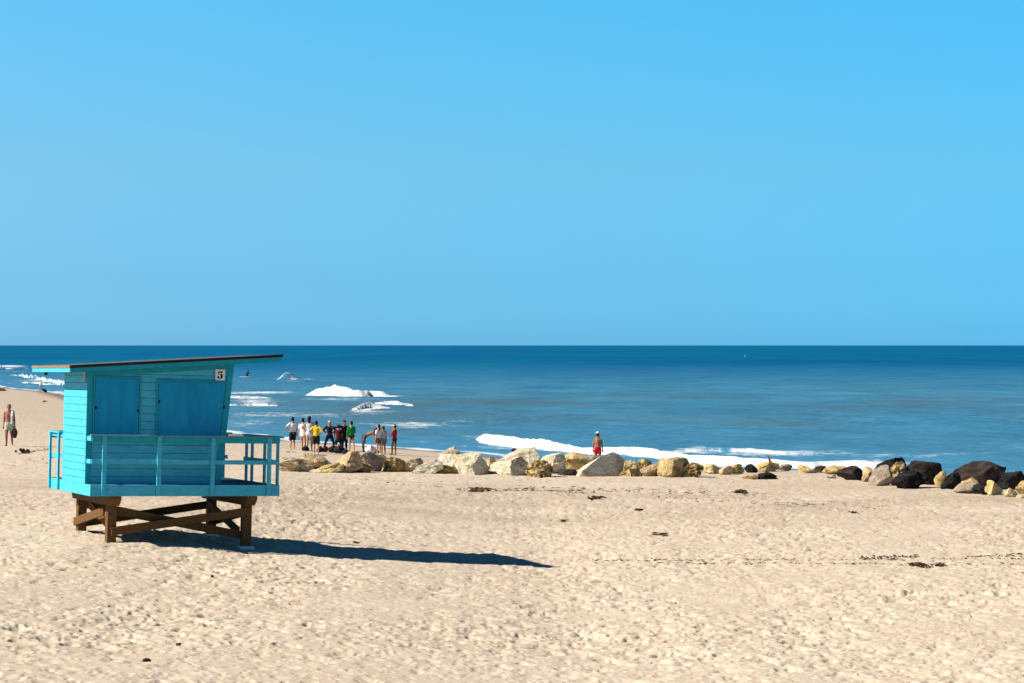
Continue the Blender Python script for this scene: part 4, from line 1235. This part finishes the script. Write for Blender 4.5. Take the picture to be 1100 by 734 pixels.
# ------------------------------------------------------------------ things of the beach group
def bag(px, py, w, h, colr, label, seed, cat='bag', name='beach_bag', straps=True, d=None):
    x, y, z = hit(px, py)
    s_ = y / FPX
    w, h = w * s_, h * s_
    o = soft(name, [((-w * .32, 0, h * .42), h * .40), ((0, 0, h * .50), h * .52), ((w * .32, 0, h * .40), h * .38)], cloth(colr), (x, y + .1, z), label, cat, ratio=(1.0, 1.0), seed=seed, vox=.016, lat=Vector((0, 1, 0)))
    if straps:
        bm = bmesh.new()
        pts = [(Vector((math.cos(a) * w * .16, -h * .1, h * .80 + math.sin(a) * h * .30)), .014) for a in np.linspace(0, math.pi, 8)]
        tube(bm, pts, seg=8)
        obj('strap', fixn(bm), cloth(colr), o, smooth=True)
    return o
bag(328, 485, 6, 6, BLACK, 'black bag behind the feet of the person with long dark hair', 11)
bag(344.3, 486, 6.5, 6, BLACK, 'black bag between the yellow shirt and the red ball', 12)
bag(358, 486.5, 8, 8, BLACK, 'bulky black bag left of the kneeling person', 13)
bag(364.5, 487.5, 9, 9, (.02, .02, .024), 'largest black bag, piled in front of the kneeling person', 14)
bag(371.5, 488, 7, 5, (.012, .02, .045), 'dark navy bag right of the kneeling person', 15)
bag(403.5, 487.2, 9, 4, (.05, .025, .06), 'purple bag lying right of the white bundle', 16)
bag(398, 487.5, 7, 9.5, (.68, .64, .74), 'white bundle under the stooping man\'s hands', 17, 'bundle', 'cloth_bundle', False)
x, y, z = hit(349.6, 485.5)
bm = bmesh.new()
bmesh.ops.create_uvsphere(bm, u_segments=24, v_segments=16, radius=.14)
bo = obj('beach_ball', bm, cloth((.42, .02, .03)), smooth=True, loc=(x, y, z + .13))
tag(bo, 'red ball with white patch on the sand before the wetsuit wearer', 'ball')
bm = bmesh.new()
bmesh.ops.create_uvsphere(bm, u_segments=24, v_segments=16, radius=.1415)
bmesh.ops.delete(bm, geom=[v for v in bm.verts if (Vector((-.5, -.75, .45)).normalized().dot(v.co.normalized()) < .86)], context='VERTS')
obj('patch', bm, cloth(WHITE), bo, smooth=True)
# red flag on the ochre boulder
x, y, z = hit(828, 507)
fz0 = z + 8 * y / FPX
flag = empty('warning_flag', (x, y + .45, fz0))
tag(flag, 'small red flag stuck among the rocks in front of the surf', 'flag')
bm = bmesh.new(); bar(bm, (.04, 0, -.25), (-.07, 0, .36), .018, .018, (0, 1, 0))
obj('pole', bm, mat('red_pole', (.45, .03, .02), .6, .1), flag)
bm = bmesh.new()
prism(bm, [(-.075, .36), (-.045, .30), (.16, -.02), (.05, -.04), (.0, -.02)], lambda a, c: (a, -.012 - .02 * math.sin(c * 14), c), lambda a, c: (a, -.004 - .02 * math.sin(c * 14), c))
obj('cloth', fixn(bm), cloth((.62, .035, .02)), flag)
# far buoy
by = FPX * HW / 12.5
bxp = (800.5 - 550) / FPX * by
bm = bmesh.new()
tube(bm, [((0, 0, -.3), .4), ((0, 0, .2), .42), ((0, 0, .4), .2), ((0, 0, 1.3), .10), ((0, 0, 1.4), .08)])
tag(obj('buoy', fixn(bm), cloth((.12, .26, .34)), smooth=True, loc=(bxp, by, WATER)), 'small blue-grey buoy far out near the horizon', 'buoy')
# driftwood at the left edge
x, y, z = hit(0.5, 420.0)
bm = bmesh.new()
tube(bm, [((-.9, 0, .12), .16), ((-.3, .05, .18), .20), ((.3, 0, .12), .15), ((.62, -.05, .06), .07)])
tube(bm, [((-.3, .05, .2), .08), ((-.1, .05, .42), .05)])
tag(obj('driftwood_log', fuse(bm, .03, 2), mat('driftwood', (.10, .07, .05), .9, .4, 6), loc=(x, y, z)), 'dark driftwood lump at the left edge of the far beach', 'driftwood')

# ------------------------------------------------------------------ seaweed and stones on the sand
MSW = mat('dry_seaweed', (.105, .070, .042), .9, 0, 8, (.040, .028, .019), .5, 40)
def clump_mesh(bm, x, y, z, w, h, d, rr, k=14):
    for _ in range(k):
        a = rr.uniform(0, math.pi)
        L_ = rr.uniform(.25, .6) * w
        cx = x + rr.gauss(0, .22) * w; cy = y + rr.gauss(0, .22) * d
        zz = z + rr.uniform(.1, .9) * h
        p = Vector((cx, cy, zz))
        dv = Vector((math.cos(a), math.sin(a) * .7, rr.uniform(-.25, .25) * h / max(w, .01))) * (L_ / 2)
        tube(bm, [(p - dv, h * .10), (p, h * rr.uniform(.22, .42)), (p + dv, h * .08)], seg=6)
CLUMPS = [(640, 536.5, 15, 3.6, 'dark seaweed clump on the sand below the large grey wedge'), (606, 560.5, 7, 2.2, 'small round seaweed clump right of centre, above the shadow tip'), (686, 548.5, 9, 2.2, 'seaweed scrap on the sand below the pitted boulders'),
          (712, 575, 20, 2.2, 'long thin seaweed strand on the open sand right of the shadow'), (795, 530, 15, 4.0, 'ragged seaweed clump below the flag boulder'), (917, 552, 8, 2.6, 'lone seaweed clump on the sand below the angular brown boulder'),
          (512, 528, 22, 4.0, 'dark seaweed heap below the white leaning slab and cream boulders'), (26, 487, 12, 4.5, 'dark seaweed heap on the sand near the walking man\'s track'), (48, 432, 3.2, 1.6, 'tiny seaweed speck on the far sand left of the hut roof'),
          (985, 608, 18, 3.5, 'low dark seaweed ridge at lower right, left one of two'), (1010, 608.5, 9, 3.5, 'low dark seaweed ridge at lower right, right one of two'), (382, 584, 6, 2.0, 'seaweed scrap on the upper edge of the hut shadow')]
rr = random.Random(9)
for (px, py, w, h, lab) in CLUMPS:
    x, y, z = hit(px, py)
    s_ = y / FPX
    bm = bmesh.new()
    clump_mesh(bm, 0, 0, 0, w * s_, max(h * s_, .05), w * s_ * .9, rr, 22)
    for f in bm.faces: f.smooth = True
    tag(obj('seaweed_clump', fixn(bm), MSW, loc=(x, y, z)), lab, 'seaweed', 'seaweed clumps')
# scattered scraps: nobody could count them
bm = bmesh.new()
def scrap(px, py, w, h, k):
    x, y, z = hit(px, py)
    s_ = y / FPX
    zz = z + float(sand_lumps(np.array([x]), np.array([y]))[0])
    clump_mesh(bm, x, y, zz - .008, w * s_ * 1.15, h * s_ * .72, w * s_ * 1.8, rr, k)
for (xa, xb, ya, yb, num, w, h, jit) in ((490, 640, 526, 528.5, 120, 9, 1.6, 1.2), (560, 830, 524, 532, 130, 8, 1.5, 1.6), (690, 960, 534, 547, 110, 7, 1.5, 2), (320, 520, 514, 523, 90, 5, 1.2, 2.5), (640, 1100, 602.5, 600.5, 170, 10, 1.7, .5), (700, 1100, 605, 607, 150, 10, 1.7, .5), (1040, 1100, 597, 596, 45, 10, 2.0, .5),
                                         (925, 985, 600, 597.5, 70, 8, 2.8, .7), (975, 1015, 608, 608.5, 40, 7, 3.0, .6), (650, 720, 603, 602, 40, 8, 2.0, .5), (306, 318, 486, 486.5, 20, 4, 1.2, .3), (324, 350, 489, 489.5, 40, 5, 1.4, .4), (20, 52, 488, 483, 40, 5, 1.4, .6), (30, 40, 492, 498, 14, 3, 1.1, .5), (44, 52, 492, 499, 14, 3, 1.1, .5), (0, 20, 497, 503, 16, 4, 1.0, .5), (350, 700, 512, 545, 120, 3.5, 1.0, 8), (700, 1090, 520, 590, 260, 3.5, 1.1, 10), (0, 1100, 600, 728, 420, 3.6, 1.6, 20)):  # rows by the group: shaded edges of the sand bank laid as dark flakes
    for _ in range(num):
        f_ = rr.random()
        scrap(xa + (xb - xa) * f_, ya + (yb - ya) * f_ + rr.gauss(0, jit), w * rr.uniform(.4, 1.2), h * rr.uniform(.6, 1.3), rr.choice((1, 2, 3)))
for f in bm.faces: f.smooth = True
tag(obj('seaweed_and_bank_shade', fixn(bm), MSW), 'dry seaweed scraps strewn in lines over the sand, some rows standing in for sand bank shade', 'seaweed', kind='stuff')
PEB = mat('dark_pebble', (.05, .045, .045), .8, .3, 12, bump=.3)
for (px, py, w, h, lab) in ((158, 711, 10, 5, 'dark pebble on the sand at lower left, larger of a pair'), (192, 694.5, 6, 3.2, 'smaller grey pebble up and right of the dark one at lower left'), (117, 650, 3.5, 2.6, 'tiny dark pebble on the foreground sand at far left'), (228, 621, 4, 2.8, 'tiny dark pebble on the sand below the hut\'s right stilts')):
    x, y, z = hit(px, py)
    s_ = y / FPX
    me = rock_mesh(int(px), w * s_, w * s_ * .9, h * s_, sub=3)
    tag(obj('pebble', me, PEB, loc=(x, y, z + float(sand_lumps(np.array([x]), np.array([y]))[0]))), lab, 'pebble', 'pebbles on the foreground sand')
